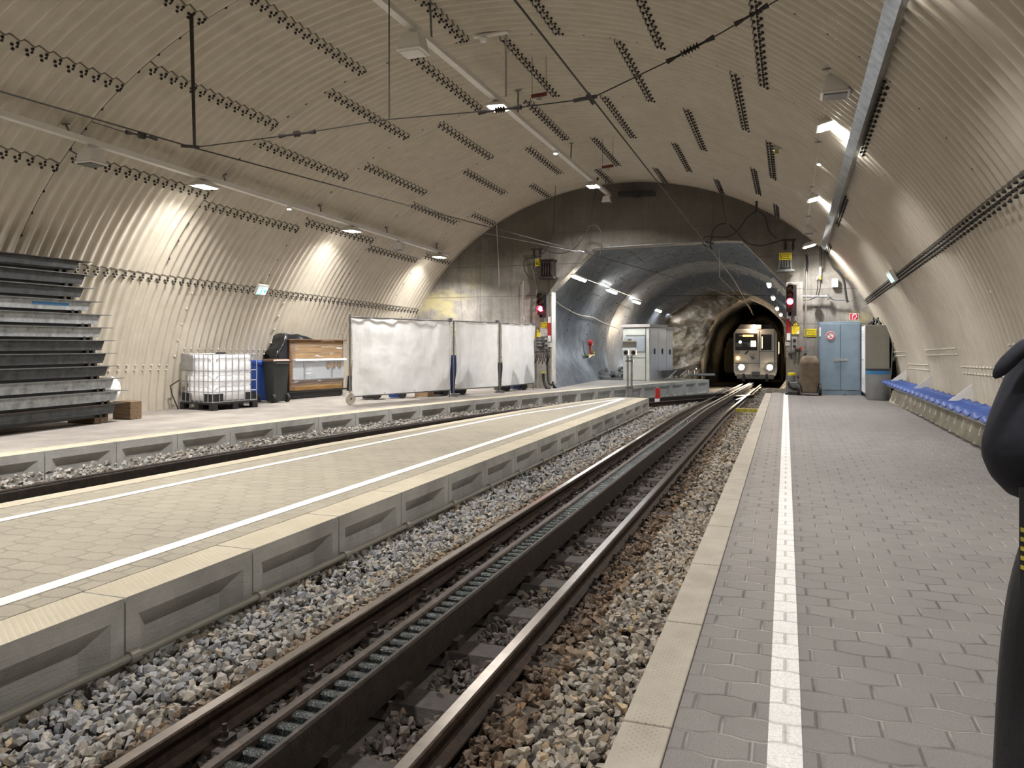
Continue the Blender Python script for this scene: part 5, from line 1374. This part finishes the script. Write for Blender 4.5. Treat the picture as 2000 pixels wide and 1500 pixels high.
p = pz(838, 775.5); tag(MB().box(p.x-.42, p.x-.04, p.y+.0, p.y+.38, 0, .7).build('cardboard_box', simple('cardboard', (.33, .22, .12), .8)), 'brown cardboard box behind the first fence panel', 'box')

# ---------------------------------------------------------------- wooden counter, wrapped
A0 = pz(565, 780.5); dr = Vector((.198, .98, 0)); ang = math.atan2(dr.y, dr.x)
t = thing('wooden_counter', 'wooden bar counter with white panels wrapped in clear film, on a dolly', 'counter', A0, ang)
# local x along front (to the right), y behind(+), front faces -y
Lc = 1.92
b = MB(); b.box(0, .05, 0, .28, .22, 1.48); b.box(Lc-.05, Lc, 0, .28, .22, 1.48); b.build('side_panel', M['wood_dk'], t)
b = MB(); b.box(.0, .18, -.012, 0, .22, 1.48); b.build('corner_post', M['wood_dk'], t)
for i in range(3): MB().box(.05, Lc-.01, 0, .03, 1.02+.152*i, 1.165+.152*i).build('board', M['wood'], t)
MB().box(-.06, Lc+.07, -.07, .29, 1.48, 1.51).build('top', M['wood_dk'], t, bevel=.006)
MB().box(.12, Lc+.03, -.10, .05, .955, 1.01).build('ledge', M['white'], t, bevel=.01)
MB().box(.1, Lc, -.02, .02, .50, .95).build('white_panel', M['kiosk_grey'], t)
b = MB()
for x in (.46, 1.43): b.box(x, x+.05, -.04, -.01, .49, .95)
b.box(.1, Lc, -.045, -.01, .47, .50); b.build('metal_trim', M['steel'], t)
for x in (1.27, 1.47, 1.68): MB().box(x, x+.11, -.05, -.02, .76, .92).build('handle_plate', M['wood'], t, bevel=.025)
MB().box(.02, Lc, -.01, .03, .36, .47).build('rail_board', M['wood_dk'], t); MB().box(.02, Lc, .0, .03, .21, .36).build('board', M['wood'], t)
MB().box(.02, Lc-.03, .0, .24, .02, .16).build('dark_skirt', M['black'], t); MB().box(-.1, Lc+.1, -.04, .27, .16, .20).build('dolly_deck', M['black'], t)  # black skirt below the deck stands in for the shade under it
for x in (.05, Lc-.15): 
    for y in (.05, .2): MB().lathe([(.02, -.02), (.06, -.022), (.06, .022), (.02, .02)], (x+.05, y, .065), 14, 'X').build('castor', M['rubber'], t); MB().box(x+.02, x+.08, y-.03, y+.03, .07, .16).build('castor_fork', M['steel'], t)
k = NM('clear_stretch_film'); k.fin((.9, .92, .95), .12); k.b.inputs['Alpha'].default_value = .10
hl = k.noise(k.comb(k.mth('MULTIPLY', k.xyz(k.pos())[0], 1.2), 0.0, k.mth('MULTIPLY', k.xyz(k.pos())[2], 9)), 2.2, 4, .6)
k.L.new(k.bump(hl, .7, .05), k.b.inputs['Normal']); k.put(k.b.inputs['Alpha'], k.mth('ADD', .06, k.mth('MULTIPLY', k.ramp(hl, .60, .68), .55))); M['film'] = k.m
b = MB(); b.add([(.0, -.075, .3), (Lc+.01, -.075, .3), (Lc+.01, -.105, .95), (.0, -.105, .95), (Lc+.01, -.04, 1.4), (0, -.04, 1.4)], [(0, 1, 2, 3), (3, 2, 4, 5)]); b.build('stretch_film', M['film'], t)
bm = bmesh.new(); nx, ny = 26, 14
def blob(x, y):
    u_ = (x+.75)/2.35; v_ = y/.5
    top = 1.66-.03*u_ if x > -.12 else (1.66-.42*((-.12-x)/.26)**.6)
    if x > .6: top = 1.64-.22*(x-.6)
    top += .03*mn.noise(Vector((x*4, y*5, 0)))
    return max(.18, top-.2*max(0, v_-.4)**2)
gg = []
for i in range(nx+1):
    row = []
    for j in range(ny+1):
        x = -.38+1.76*i/nx; f = j/ny
        yf, yb = (.30, .52) if x > -.02 else (.02, .5)
        if f < .25: y = yf; z = .15+(blob(x, .0)-.15)*f/.25
        elif f > .75: y = yb; z = .15+(blob(x, .5)-.15)*(1-f)/.25
        else: y = yf+(yb-yf)*(f-.25)/.5; z = blob(x, (f-.25))
        y += .02*mn.noise(Vector((x*3, z*2, 1))); row.append(bm.verts.new((x, y, z)))
    gg.append(row)
for i in range(nx):
    for j in range(ny): bm.faces.new((gg[i][j], gg[i+1][j], gg[i+1][j+1], gg[i][j+1]))
bm.faces.new(gg[0]); bm.faces.new(gg[-1][::-1])
me = bpy.data.meshes.new('sheeted_load'); bm.to_mesh(me); bm.free(); me.materials.append(M['foil'])
for f in me.polygons: f.use_smooth = True
o = bpy.data.objects.new('sheeted_load', me); C.objects.link(o); o.location = (A0.x+.02, A0.y-.0, 0); o.rotation_euler = (0, 0, ang); tag(o, 'bulky load under a black plastic sheet behind the wooden counter', 'covered load')
p = pz(683, 764); tag(MB().box(p.x-.6, p.x-.1, p.y+.2, p.y+1.2, .45, .95).build('wooden_crate', M['timber']), 'weathered wooden crate between the counter and the fence', 'crate')
tag(MB().box(p.x-.65, p.x-.05, p.y+.15, p.y+1.25, 0, .45).build('black_crate', M['black']), 'black box under the weathered crate beside the fence', 'box')

# ---------------------------------------------------------------- mobile fence
F0 = Vector((-9.40, 15.3, 0)); F1 = Vector((-8.32, 18.6, 0)); F2 = Vector((-7.72, 20.55, 0)); F3 = Vector((-7.38, 22.7, 0))
def fence(p, q, label, z0=.18, z1=2.0, wheel=False, folds=1.0, feet=(0, 1)):
    d = q-p; L = d.length; a_ = math.atan2(d.y, d.x); t = thing('fence_panel', label, 'fence panel', p, a_, 'tarpaulin covered mobile fence panels')
    b = MB()
    for x in (0.02, L-.02): b.tube([(x, 0, 0 if not (wheel and x < .1) else .1), (x, 0, z1+(.06 if wheel and x < .1 else 0))], .021, 8)
    b.tube([(0, 0, z1), (L, 0, z1)], .019, 8); b.tube([(0, 0, z0), (L, 0, z0)], .017, 8); b.build('frame', M['steel_dk'], t, smooth=True)
    vs = []; fs = []; nx, nz = int(L*16), 26; rr = random.Random(L)
    for i in range(nx+1):
        x = .03+(L-.06)*i/nx
        for j in range(nz+1):
            f = j/nz; z = z0+.02+(z1-z0-.03)*f
            y = -.045-.02*math.sin(x*5.3+f*2)*(1-f*.3)-.016*math.sin(x*13+z*2.2)*f*f*folds-.035*mn.noise(Vector((x*2.2, z*2.0, L)))-.02*mn.ridged_multi_fractal(Vector((x*1.3+z*.7, z*.9, L)), 1, 2, 3, 1, 2)*.5
            dz = -.03*abs(math.sin(x*PI/.62))*(f > .96)
            vs.append((x, y, z+dz))
    for i in range(nx):
        for j in range(nz): k_ = i*(nz+1)+j; fs.append((k_, k_+1, k_+nz+2, k_+nz+1))
    b = MB(); b.add(vs, fs); b.build('tarpaulin', M['tarp'], t, smooth=True, fixn=False)
    b = MB()
    for i in range(int(L/.5)+1): x = .06+i*.5; b.box(x-.01, x+.01, -.05, -.035, z0+.03, z0+.05)
    for i in range(5): b.box(.045, .065, -.05, -.035, .3+.35*i, .32+.35*i)
    b.build('eyelet', M['ins'], t)
    if wheel:
        MB().lathe([(.02, -.02), (.135, -.02), (.14, 0), (.135, .02), (.02, .02)], (0.0, -.05, .14), 28, 'Y').build('wheel', simple('worn_white_wheel', (.5, .46, .38), .6), t, smooth=True)
        MB().lathe([(.02, -.03), (.02, .04)], (0.0, -.05, .14), 12, 'Y').build('hub', M['ins'], t)
    else:
        b = MB(); b.box(-.02, .03, -.15, .15, 0, .03); b.build('foot', M['steel_dk'], t)
    b = MB(); b.box(L-.06, L+.06, -.03, .03, z1-.02, z1+.07); b.build('coupler', M['steel_dk'], t)
    return t
fence(F0, F1-Vector((.02, .06, 0)), 'wide grey-white tarpaulin fence panel with a front wheel, left of the row', wheel=True)
fence(F1+Vector((.02, .06, 0)), F2-Vector((.02, .05, 0)), 'bright white tarpaulin fence panel, middle of the row')
fence(F2+Vector((.0, .05, 0)), F3, 'narrow white tarpaulin fence panel nearest the concrete pier')

# ---------------------------------------------------------------- things in the inner tunnel
def kiosk(p, q, depth, h, label, panel=True, doors=2):
    d = q-p; L = d.length; a_ = math.atan2(d.y, d.x); t = thing('switch_cabinet', label, 'electrical cabinet', p, a_)
    MB().box(0, L, 0, depth, 0, h).build('body', M['kiosk'], t, bevel=.01)
    MB().prism([(-.06, -.06, h), (L+.06, -.06, h), (L+.06, depth+.06, h), (-.06, depth+.06, h)], (0, 0, .12)).build('roof', M['kiosk_roof'], t, bevel=.01)
    if panel:
        MB().box(.12, L-.16, -.012, 0, h*.86, h*.98).build('panel', M['kiosk'], t)
        MB().box(.05, L-.17, -.03, 0, h*.55, h*.82).build('grey_panel', M['kiosk_grey'], t)
        MB().box(.12, L-.16, -.012, 0, .03, h*.42).build('panel', M['kiosk'], t)
        b = MB()
        for z in (h*.845, h*.985, h*.43): b.box(.1, L-.14, -.016, -.002, z-.008, z+.008)
        b.build('groove', M['steel_dk'], t)
        MB().box(L-.16+.0, L-.14, -.016, 0, 0, h).build('groove', M['steel_dk'], t)
    for i in range(doors):
        y0 = .06+(depth-.1)*i/doors; dd = (depth-.1)/doors
        MB().box(L, L+.02, y0+.01, y0+dd-.01, .06, h-.1).build('door', M['alu'], t)
        MB().box(L+.02, L+.05, y0+dd*.5, y0+dd*.5+.03, h*.5, h*.6).build('handle', M['black'], t)
    return t
k1 = pz(1217, 742.5); k2 = pz(1268, 744)
kiosk(k1, k2, 1.5, 2.05, 'cream switch cabinet with grey control panel in the inner tunnel, nearer one')
k3 = k2+Vector((-.35, 1.62, 0)); dd = (k2-k1).normalized()
kiosk(k3-dd*.6, k3+dd*.52, 1.3, 1.98, 'second switch cabinet just behind, with aluminium doors', False)
for i, (u, v) in enumerate(((1272, 742), (1297, 738))):
    p = pz(u, v); t = thing('leaning_board', ('nearer' if i == 0 else 'farther')+' dark grey ramp board leaning beside the switch cabinets', 'ramp board', p)
    MB().prism([(0, 0, .08), (.62, .3, .08), (.95, .35, .36), (.33, .05, .36)], (0, .04, .02)).build('board', M['steel_dk'], t)
    MB().bar((.62, .29, .09), (.95, .34, .38), .03, .03).build('edge_strip', M['white_metal'], t)
    MB().bar((.45, .25, .0), (.6, .4, .22), .03, .03).build('prop', M['steel'], t)
p = pz(1335, 738); t = thing('trestle', 'low trestle table at the foot of the rock face', 'trestle', p)
MB().box(-.2, .5, 0, .4, .36, .40).build('top', M['timber'], t)
for x in (-.1, .15, .4): MB().box(x, x+.04, .1, .14, 0, .36).build('leg', M['steel_dk'], t)
t = thing('pipe_pile', 'pile of dark pipes beside the rock face', 'pipes', pz(1345, 736))
b = MB()
for i in range(3): b.tube([(0, .3+.12*i, .05+.05*(i%2)), (1.0, .9+.12*i, .05+.04*(i%2))], .04, 8)
b.build('pipe', M['steel_dk'], t)
t = thing('fitting_pile', 'heap of dark pipe fittings left of the switch cabinets', 'scrap heap', pz(1182, 742)+Vector((-.1, .3, 0)))
b = MB(); rr = random.Random(9)
for i in range(9):
    c = Vector((rr.uniform(-.1, .8), rr.uniform(-.2, .4), rr.uniform(.08, .5))); b.tube([c, c+Vector((rr.uniform(.1, .5), rr.uniform(-.2, .2), rr.uniform(-.1, .1)))], rr.uniform(.05, .12), 10)
b.box(-.1, 1.1, -.25, .5, 0, .1); b.build('pipe_fitting', M['steel_dk'], t)
p = Vector(inner_pt(173, 29.0, .15)); t = thing('hose_reel', 'red hydrant with hose over a yellow shelf on the grey lined wall', 'hydrant', (p.x, p.y, 1.1))
MB().lathe([(.03, -.1), (.12, -.06), (.12, .06), (.03, .1)], (.12, 0, .35), 16, 'X').build('wheel', M['red'], t, smooth=True)
MB().tube([(.1, 0, .3), (.12, 0, .0), (.15, .1, -.1)], .035, 8).build('pipe', M['red'], t); MB().bar((.1, -.4, -.12), (.1, .5, -.12), .14, .05).build('shelf', M['yellow_dk'], t); MB().tube([(.15, .1, .1), (.2, .2, -.05), (.18, .35, -.02)], .03, 8).build('hose', M['yellow_dk'], t)
MB().bar((.08, -.3, -.2), (.08, .1, -.14), .1, .05).build('bracket', M['steel_dk'], t)
wire('wall_pipe', spline([Vector(inner_pt(a_, y_, .1)) for y_, a_ in ((23.9, 160), (25.5, 163), (27.5, 165), (29.5, 164.2), (31, 165.5), (34, 167))], 6), .022, 'pale pipe running along the grey lined wall', 'pipe', M['locker'], 8)
# tube lights
def tube_light(p, d, label, L=.62):
    t = thing('tube_lamp', label, 'tube lamp', p, 0, 'lit tube lamps in the inner tunnel'); d = d.normalized()
    MB().bar(-d*L/2, d*L/2, .13, .05).build('housing', M['white_metal'], t)
    MB().tube([-d*L*.48+Vector((0, 0, -.035)), d*L*.48+Vector((0, 0, -.035))], .065, 10).build('cover', M['tube'], t, smooth=True)
    return t
ordn = ['nearest', 'second', 'third', 'fourth', 'farthest']
for i, (u, v) in enumerate(((1131, 541), (1195, 567), (1243, 588), (1286, 605), (1304, 611))):
    p = px(u, v, -6.25+.006*i); t = tube_light(p, Vector((.004, 1, -.0156)), 'lit tube lamp on the left of the inner tunnel, '+ordn[i], 1.5)
    arealight('tube_glow', (.05, 0, -.09), .1, 60, (.88, .94, 1), t, (0, R(-25), 0), 1.4)
wire('lamp_conduit', [px(1125, 538, -6.3), px(1195, 564, -6.3), px(1300, 606, -6.3)], .010, 'thin conduit linking the tube lamps on the left of the inner tunnel', 'conduit', M['steel'])
for i, y_ in enumerate((26.0, 30.0, 34.5, 39.0)):
    uu = (1502, 1510, 1518, 1525)[i]; vv = (554, 580, 601, 613)[i]
    p = py(uu, vv, y_); t = tube_light(p, Vector((.0, 1, -.0156)), 'lit tube lamp on the right of the inner tunnel, '+ordn[i], .9); arealight('tube_glow', (0, 0, -.1), .1, 26, (.9, .95, 1), t, (0, R(20), 0), .9)
tag(MB().bar(py(1508, 543, 24.2), py(1533, 576, 24.2), .05, .1).build('conduit', M['white_metal']), 'white sloping duct under the right corner of the opening', 'duct')
wire('dropper_wire', [py(1290, 578, 33), py(1498, 577, 33)], .012, 'thin horizontal span wire inside the inner tunnel')
wire('catenary_wire', [(-1.9, 24, 4.25), (-2.6, 33, 4.2), (-2.0, 44, 3.6), (-1.8, 47.8, 3.1)], .008, 'second overhead wire converging above the train')

# ---------------------------------------------------------------- signal post between the tracks
p = Vector((-4.05, 21.2, -.4)); p.x = py(1230, 700, 21.2).x
t = thing('shunting_signal_post', 'slim grey post with two small signal boxes beyond the middle platform', 'signal post', p)
H0 = EYE-(658-675)*py(1230, 0, 21.2).y*0
zt1 = py(1230, 692, 21.2).z+.4; zb_ = 0
for x in (-.06, .05): MB().tube([(x, 0, 0), (x, 0, zt1)], .03, 8).build('pole', M['steel'], t)
for v in (705, 757): z = py(1230, v, 21.2).z+.4; MB().box(-.11, .1, -.05, .05, z-.02, z+.02).build('clamp', M['steel_dk'], t)
z0, z1 = py(1230, 681, 21.2).z+.4, py(1230, 669, 21.2).z+.4
MB().box(-.19, .19, -.02, .0, z0+.03, z1+.03).build('sign_plate', M['locker'], t); MB().box(-.19, .19, -.04, .02, z1+.02, z1+.05).build('plate_rail', M['white_metal'], t); MB().box(-.05, .05, -.03, .02, z1+.05, z1+.1).build('top_box', M['yellow_dk'], t)
for x in (-.11, .1):
    MB().box(x-.085, x+.085, -.12, .08, z0-.2, z0).build('signal_box', M['white'], t, bevel=.02); MB().lathe([(.055, -.14), (.06, -.11)], (x+.02, 0, z0-.11), 14, 'Y').build('lens', M['black'], t)
p = pz(1284, 786, -.43); t = thing('marker_stub', 'short red and white marker stub in the gravel past the middle platform', 'marker post', p)
MB().box(-.08, .07, -.03, .03, 0, .12).build('base', M['white'], t); MB().box(-.06, .09, -.03, .03, .12, .45).build('red_plate', M['red'], t)
p0 = pz(1437, 801, -.3); p1 = Vector((-.6, p0.y, -.3)); tag(MB().bar(p0, p1, .09, .09).build('track_bar', M['yellow_dk']), 'dirty yellow bar in the gravel beside the right platform edge', 'bar')

# ---------------------------------------------------------------- train
TY = 47.8; TZ = zt(TY)
def train_car(name, label, x, y, ln, first=True, rz=0.0, w_=2.5):
    t = thing(name, label, 'train', (x, y, zt(y)), rz); hw = w_/2; h0, h1 = .75, 3.25
    prof = [(-hw, h0), (-hw, h1-.25), (-hw+.16, h1), (hw-.16, h1), (hw, h1-.25), (hw, h0), (hw-.1, .45), (-hw+.1, .45)]
    MB().prism([(a, 0, z) for a, z in prof], (0, ln, 0)).build('body', M['train'], t, bevel=.05)
    MB().prism([(a*.85, .3, z) for a, z in ((-hw, h1), (hw, h1), (hw*.8, h1+.28), (-hw*.8, h1+.28))], (0, ln-.6, 0)).build('roof', M['train_dk'], t)
    for yy in (1.6, ln-2.2):
        MB().box(-hw*.8, hw*.8, yy-1, yy+1, .2, .5).build('bogie', M['train_dk'], t)
        for s in (-1, 1):
            for q in (-.7, .7): MB().lathe([(.02, -.05), (.36, -.06), (.36, .06), (.02, .05)], (s*.5175, yy+q, .36), 20, 'X').build('wheel', M['dark_rust'], t)
    for i in range(int(ln/1.5)-1): 
        for s in (-1, 1): MB().box(s*(hw+.005)-.01, s*(hw+.005)+.01, .9+1.5*i, 1.9+1.5*i, 1.7, 2.5).build('window', M['warmwin'] if (i > 2 or not first) else M['glass_dk'], t)
    return t
tr = train_car('train', 'cream rack railway train with bright headlights coming out of the dark tunnel', -1.72, TY, 12, True, R(0))
hw = 1.25
def tbox(n, x0, x1, z0, z1, m, d=.03, bev=.0): return MB().box(x0, x1, -d, .01, z0, z1).build(n, m, tr, bevel=bev)
wd = tbox('windscreen', -1.13, .12, 1.98, 3.0, M['glass_dk'], .02, .05)
MB().box(-.9, -.6, -.03, -.02, 2.82, 2.9).build('display_blank', M['kiosk_grey'], wd); MB().box(-.7, -.1, -.035, -.02, 2.80, 2.9).build('display', M['display'], wd)
MB().box(-.25, .05, -.03, -.02, 2.2, 2.55).build('lit_rear_window', M['warmwin'], wd); MB().lathe([(.08, 0), (.08, -.01)], (-.85, -.022, 2.48), 14, 'Y').build('cab_lamp', M['whitewin'], wd)
MB().box(-.72, -.42, -.03, -.02, 2.18, 2.4).build('driver_seat', M['train_dk'], wd, bevel=.03)
MB().box(-1.1, .1, -.026, -.02, 2.2, 2.45).build('cab_interior', M['steel_dk'], wd)
dr_ = tbox('cab_door', .25, 1.07, .95, 3.08, M['train'], .02, .01); MB().box(.33, .92, -.04, -.02, 2.0, 2.92).build('door_window', M['glass_dk'], dr_, bevel=.05); MB().box(.37, .42, -.045, -.04, 2.1, 2.8).build('lit_strip', M['warmwin'], dr_)
b = MB()
for x in (.235, 1.08): b.box(x-.012, x+.012, -.025, 0, .95, 3.1)
b.box(.25, 1.08, -.025, 0, 1.9, 1.92); b.box(-1.2, 1.2, -.02, 0, 1.2, 1.22); b.build('panel_gap', M['train_dk'], tr)
for x, z, r_ in ((-.78, .98, .16), (.82, .98, .16)):
    MB().lathe([(r_+.04, .0), (r_+.04, -.05), (r_, -.05)], (x, -.0, z), 24, 'Y').build('headlight_ring', M['steel_dk'], tr); MB().lathe([(r_, -.051), (r_*.8, -.075)], (x, 0, z), 24, 'Y').build('headlight', M['head'], tr)
    l = bpy.data.lights.new('headlight_beam', 'SPOT'); l.energy = 1500; l.color = (1, .8, .55); l.spot_size = R(70); l.spot_blend = 1; l.shadow_soft_size = .1
    lo = bpy.data.objects.new('headlight_beam', l); C.objects.link(lo); lo.parent = tr; lo.location = (x, -.15, z); lo.rotation_euler = (R(86), 0, PI)
    lo.rotation_euler = (R(88), 0, R(180))
MB().box(-.05, .35, -.05, .3, 3.25, 3.5).build('roof_lamp_housing', M['train'], tr); MB().lathe([(.12, -.06), (.1, -.08)], (-.05, 0, 3.38), 20, 'Y').build('top_headlight', M['head'], tr)
MB().lathe([(.09, -.02), (.07, -.04)], (-.98, 0, 1.52), 16, 'Y').build('indicator', M['indicator'], tr)
l = bpy.data.lights.new('headlight_beam', 'POINT'); l.energy = 12; l.color = (1, .75, .5); l.shadow_soft_size = .1; lo = bpy.data.objects.new('headlight_beam', l); C.objects.link(lo); lo.parent = tr; lo.location = (-.05, -.3, 3.4)
text('12', .2, M['train_dk'], tr, (-.98, -.025, 1.86), FACE, 'number')
t_ = text('BZB', .2, M['yellow_dk'], tr, (-.14, -.025, 1.72), FACE, 'operator_lettering')
MB().prism([(-.16, -.02, 1.42), (-.30, -.02, 1.62), (-.12, -.02, 1.66), (.03, -.02, 1.50)], (0, -.01, 0)).build('emblem', M['steel_dk'], tr)
MB().prism([(-.62, -.02, 1.75), (-.5, -.02, 1.75), (-.34, -.02, 1.95), (-.46, -.02, 1.95)], (0, -.01, 0)).build('stripe', M['train_dk'], tr)
MB().bar((-.2, -.12, .62), (.28, -.12, .62), .2, .22).build('coupler', M['steel_dk'], tr)
for x in (-.65, .65): MB().prism([(x-.1, -.1, .15), (x+.1, -.1, .15), (x+.05, -.1, .6), (x-.05, -.1, .6)], (0, .1, 0)).build('rail_guard', M['train_dk'], tr)
MB().box(-1.05, 1.05, -.02, .15, .3, .55).build('skirt', M['steel_dk'], tr)
train_car('train', 'second train standing far back in the tunnel with small lit windows', -3.6, 64, 10, False, R(14), 2.2)

# ---------------------------------------------------------------- person at the right edge
def skin_body(name, verts, edges, radii, root, mat, parent, sub=2, flat=None):
    me = bpy.data.meshes.new(name); me.from_pydata(verts, edges, []); o = bpy.data.objects.new(name, me); C.objects.link(o); o.parent = parent
    m = o.modifiers.new('skin', 'SKIN'); m.use_smooth_shade = True
    sv_ = me.skin_vertices[0].data
    for i, r_ in enumerate(radii): sv_[i].radius = r_ if isinstance(r_, tuple) else (r_, r_); sv_[i].use_root = (i == root)
    s_ = o.modifiers.new('sub', 'SUBSURF'); s_.levels = sub; s_.render_levels = sub; me.materials.append(mat); return o
P0 = Vector((.728, 2.22, 0))
per = thing('person', 'person in a dark padded jacket and black trousers at the right edge, back turned', 'person', P0, R(-12))
vb = [(0, 0, .86), (-.085, .0, .78), (-.125, .02, .48), (-.15, -.02, .09), (-.16, .13, .04), (.10, 0, .78), (.12, .02, .48), (.13, -.02, .09), (.14, .13, .04), (0, 0, 1.0), (0, 0, 1.2), (0, -.01, 1.36), (0, 0, 1.43), (0, .01, 1.50), (0, .02, 1.60)]
eb = [(0, 1), (1, 2), (2, 3), (3, 4), (0, 5), (5, 6), (6, 7), (7, 8), (0, 9), (9, 10), (10, 11), (11, 12), (12, 13), (13, 14)]
rb = [(.19, .13), (.16, .13), (.125, .11), (.125, .10), .055, .115, .10, .10, .055, (.13, .10), (.12, .10), (.10, .08), .055, (.07, .08), (.065, .08)]
body = skin_body('body', vb, eb, rb, 0, M['trousers'], per)
vj = [(0, 0, .95), (0, 0, 1.07), (0, -.01, 1.2), (0, -.01, 1.31), (0, 0, 1.38), (-.13, -.01, 1.285), (-.185, -.05, 1.08), (-.15, .10, 1.0), (-.08, .22, 1.04), (.15, -.01, 1.285), (.23, -.05, 1.08), (.2, .10, 1.0), (.10, .22, 1.04)]
ej = [(0, 1), (1, 2), (2, 3), (3, 4), (3, 5), (5, 6), (6, 7), (7, 8), (3, 9), (9, 10), (10, 11), (11, 12)]
rj = [(.17, .14), (.175, .15), (.175, .15), (.13, .11), (.07, .07), (.085, .085), (.092, .095), (.07, .07), (.045, .045), (.085, .085), (.092, .095), (.07, .07), (.045, .045)]
jk = skin_body('jacket', vj, ej, rj, 0, M['jacket'], per)
b = MB(); b.tube(spline([(-.13, -.11, 1.36), (-.17, -.12, 1.345), (-.205, -.13, 1.31), (-.232, -.13, 1.272)], 5), [.02, .02, .019, .018, .02, .02, .019, .018, .018, .018, .018, .017, .016, .013, .009, .004], 10)
b.build('hood_flap', M['jacket'], per, smooth=True)
b = MB(); b.tube([(.085*math.cos(a_), .085*math.sin(a_)*.9, 1.395+.02*math.sin(a_)) for a_ in np.linspace(0, 2*PI, 21)[:-1]], .03, 8, True); b.build('collar', M['jacket'], per, smooth=True)
bm = bmesh.new(); bmesh.ops.create_uvsphere(bm, u_segments=24, v_segments=16, radius=1)
for v in bm.verts:
    v.co.x *= .078; v.co.y *= .098; v.co.z *= .118
    if v.co.y > .06 and abs(v.co.x) < .02 and abs(v.co.z) < .03: v.co.y += .02
me = bpy.data.meshes.new('head'); bm.to_mesh(me); bm.free(); me.materials.append(M['skin']); 
for f in me.polygons: f.use_smooth = True
hd = bpy.data.objects.new('head', me); C.objects.link(hd); hd.parent = per; hd.location = (0, .02, 1.56)
b = MB()
for s in (-1, 1): b.lathe([(.004, -.004), (.011, 0), (.004, .004)], (s*.03, .092, 0), 10, 'Y')
b.build('eye', M['ink'], hd); MB().bar((-.022, .088, -.05), (.022, .088, -.05), .006, .008).build('mouth', M['red'], hd)
for s in (-1, 1): MB().lathe([(.01, -.008), (.028, 0), (.01, .008)], (s*.08, 0, 0), 12, 'X').build('ear', M['skin'], hd)
bm = bmesh.new(); bmesh.ops.create_uvsphere(bm, u_segments=24, v_segments=16, radius=1)
for v in list(bm.verts):
    if v.co.z < -.3 or (v.co.y > .55 and v.co.z < .35): bm.verts.remove(v); continue
    v.co.x *= .088; v.co.y *= .108; v.co.z *= .13
me = bpy.data.meshes.new('hair'); bm.to_mesh(me); bm.free(); me.materials.append(M['hair']); o = bpy.data.objects.new('hair', me); C.objects.link(o); o.parent = hd; m_ = o.modifiers.new('s', 'SOLIDIFY'); m_.thickness = .01
for f in me.polygons: f.use_smooth = True
for s, hx in ((-1, -.06), (1, .08)):
    hv = [(hx, .24, 1.045), (hx+s*.01, .29, 1.035)]; he = [(0, 1)]; hr = [(.03, .02), (.04, .018)]; n_ = 2
    for k_, dx in enumerate((-.03, -.01, .01, .03)):
        hv += [(hx+dx, .33, 1.025), (hx+dx, .355, 1.0), (hx+dx, .362-.004*abs(k_-1), .975)]; he += [(1, n_), (n_, n_+1), (n_+1, n_+2)]; hr += [.0095, .009, .0075]; n_ += 3
    hv += [(hx-s*.04, .26, 1.02), (hx-s*.055, .29, 1.005)]; he += [(0, n_), (n_, n_+1)]; hr += [.012, .009]
    skin_body('hand', hv, he, hr, 0, M['skin'], per)
t = thing('striped_strap', 'yellow and black striped strap hanging beside the person at the right edge', 'strap', py(1999, 1070, 2.1))
b = MB()
for i in range(5): b.prism([(-.006, 0, -.05+.022*i), (.04, 0, -.065+.022*i), (.04, 0, -.055+.022*i), (-.006, 0, -.04+.022*i)], (0, .006, 0))
b.build('yellow_stripe', M['yellow_dk'], t)
MB().box(-.008, .048, .001, .005, -.1, .14).build('webbing', M['black'], t)
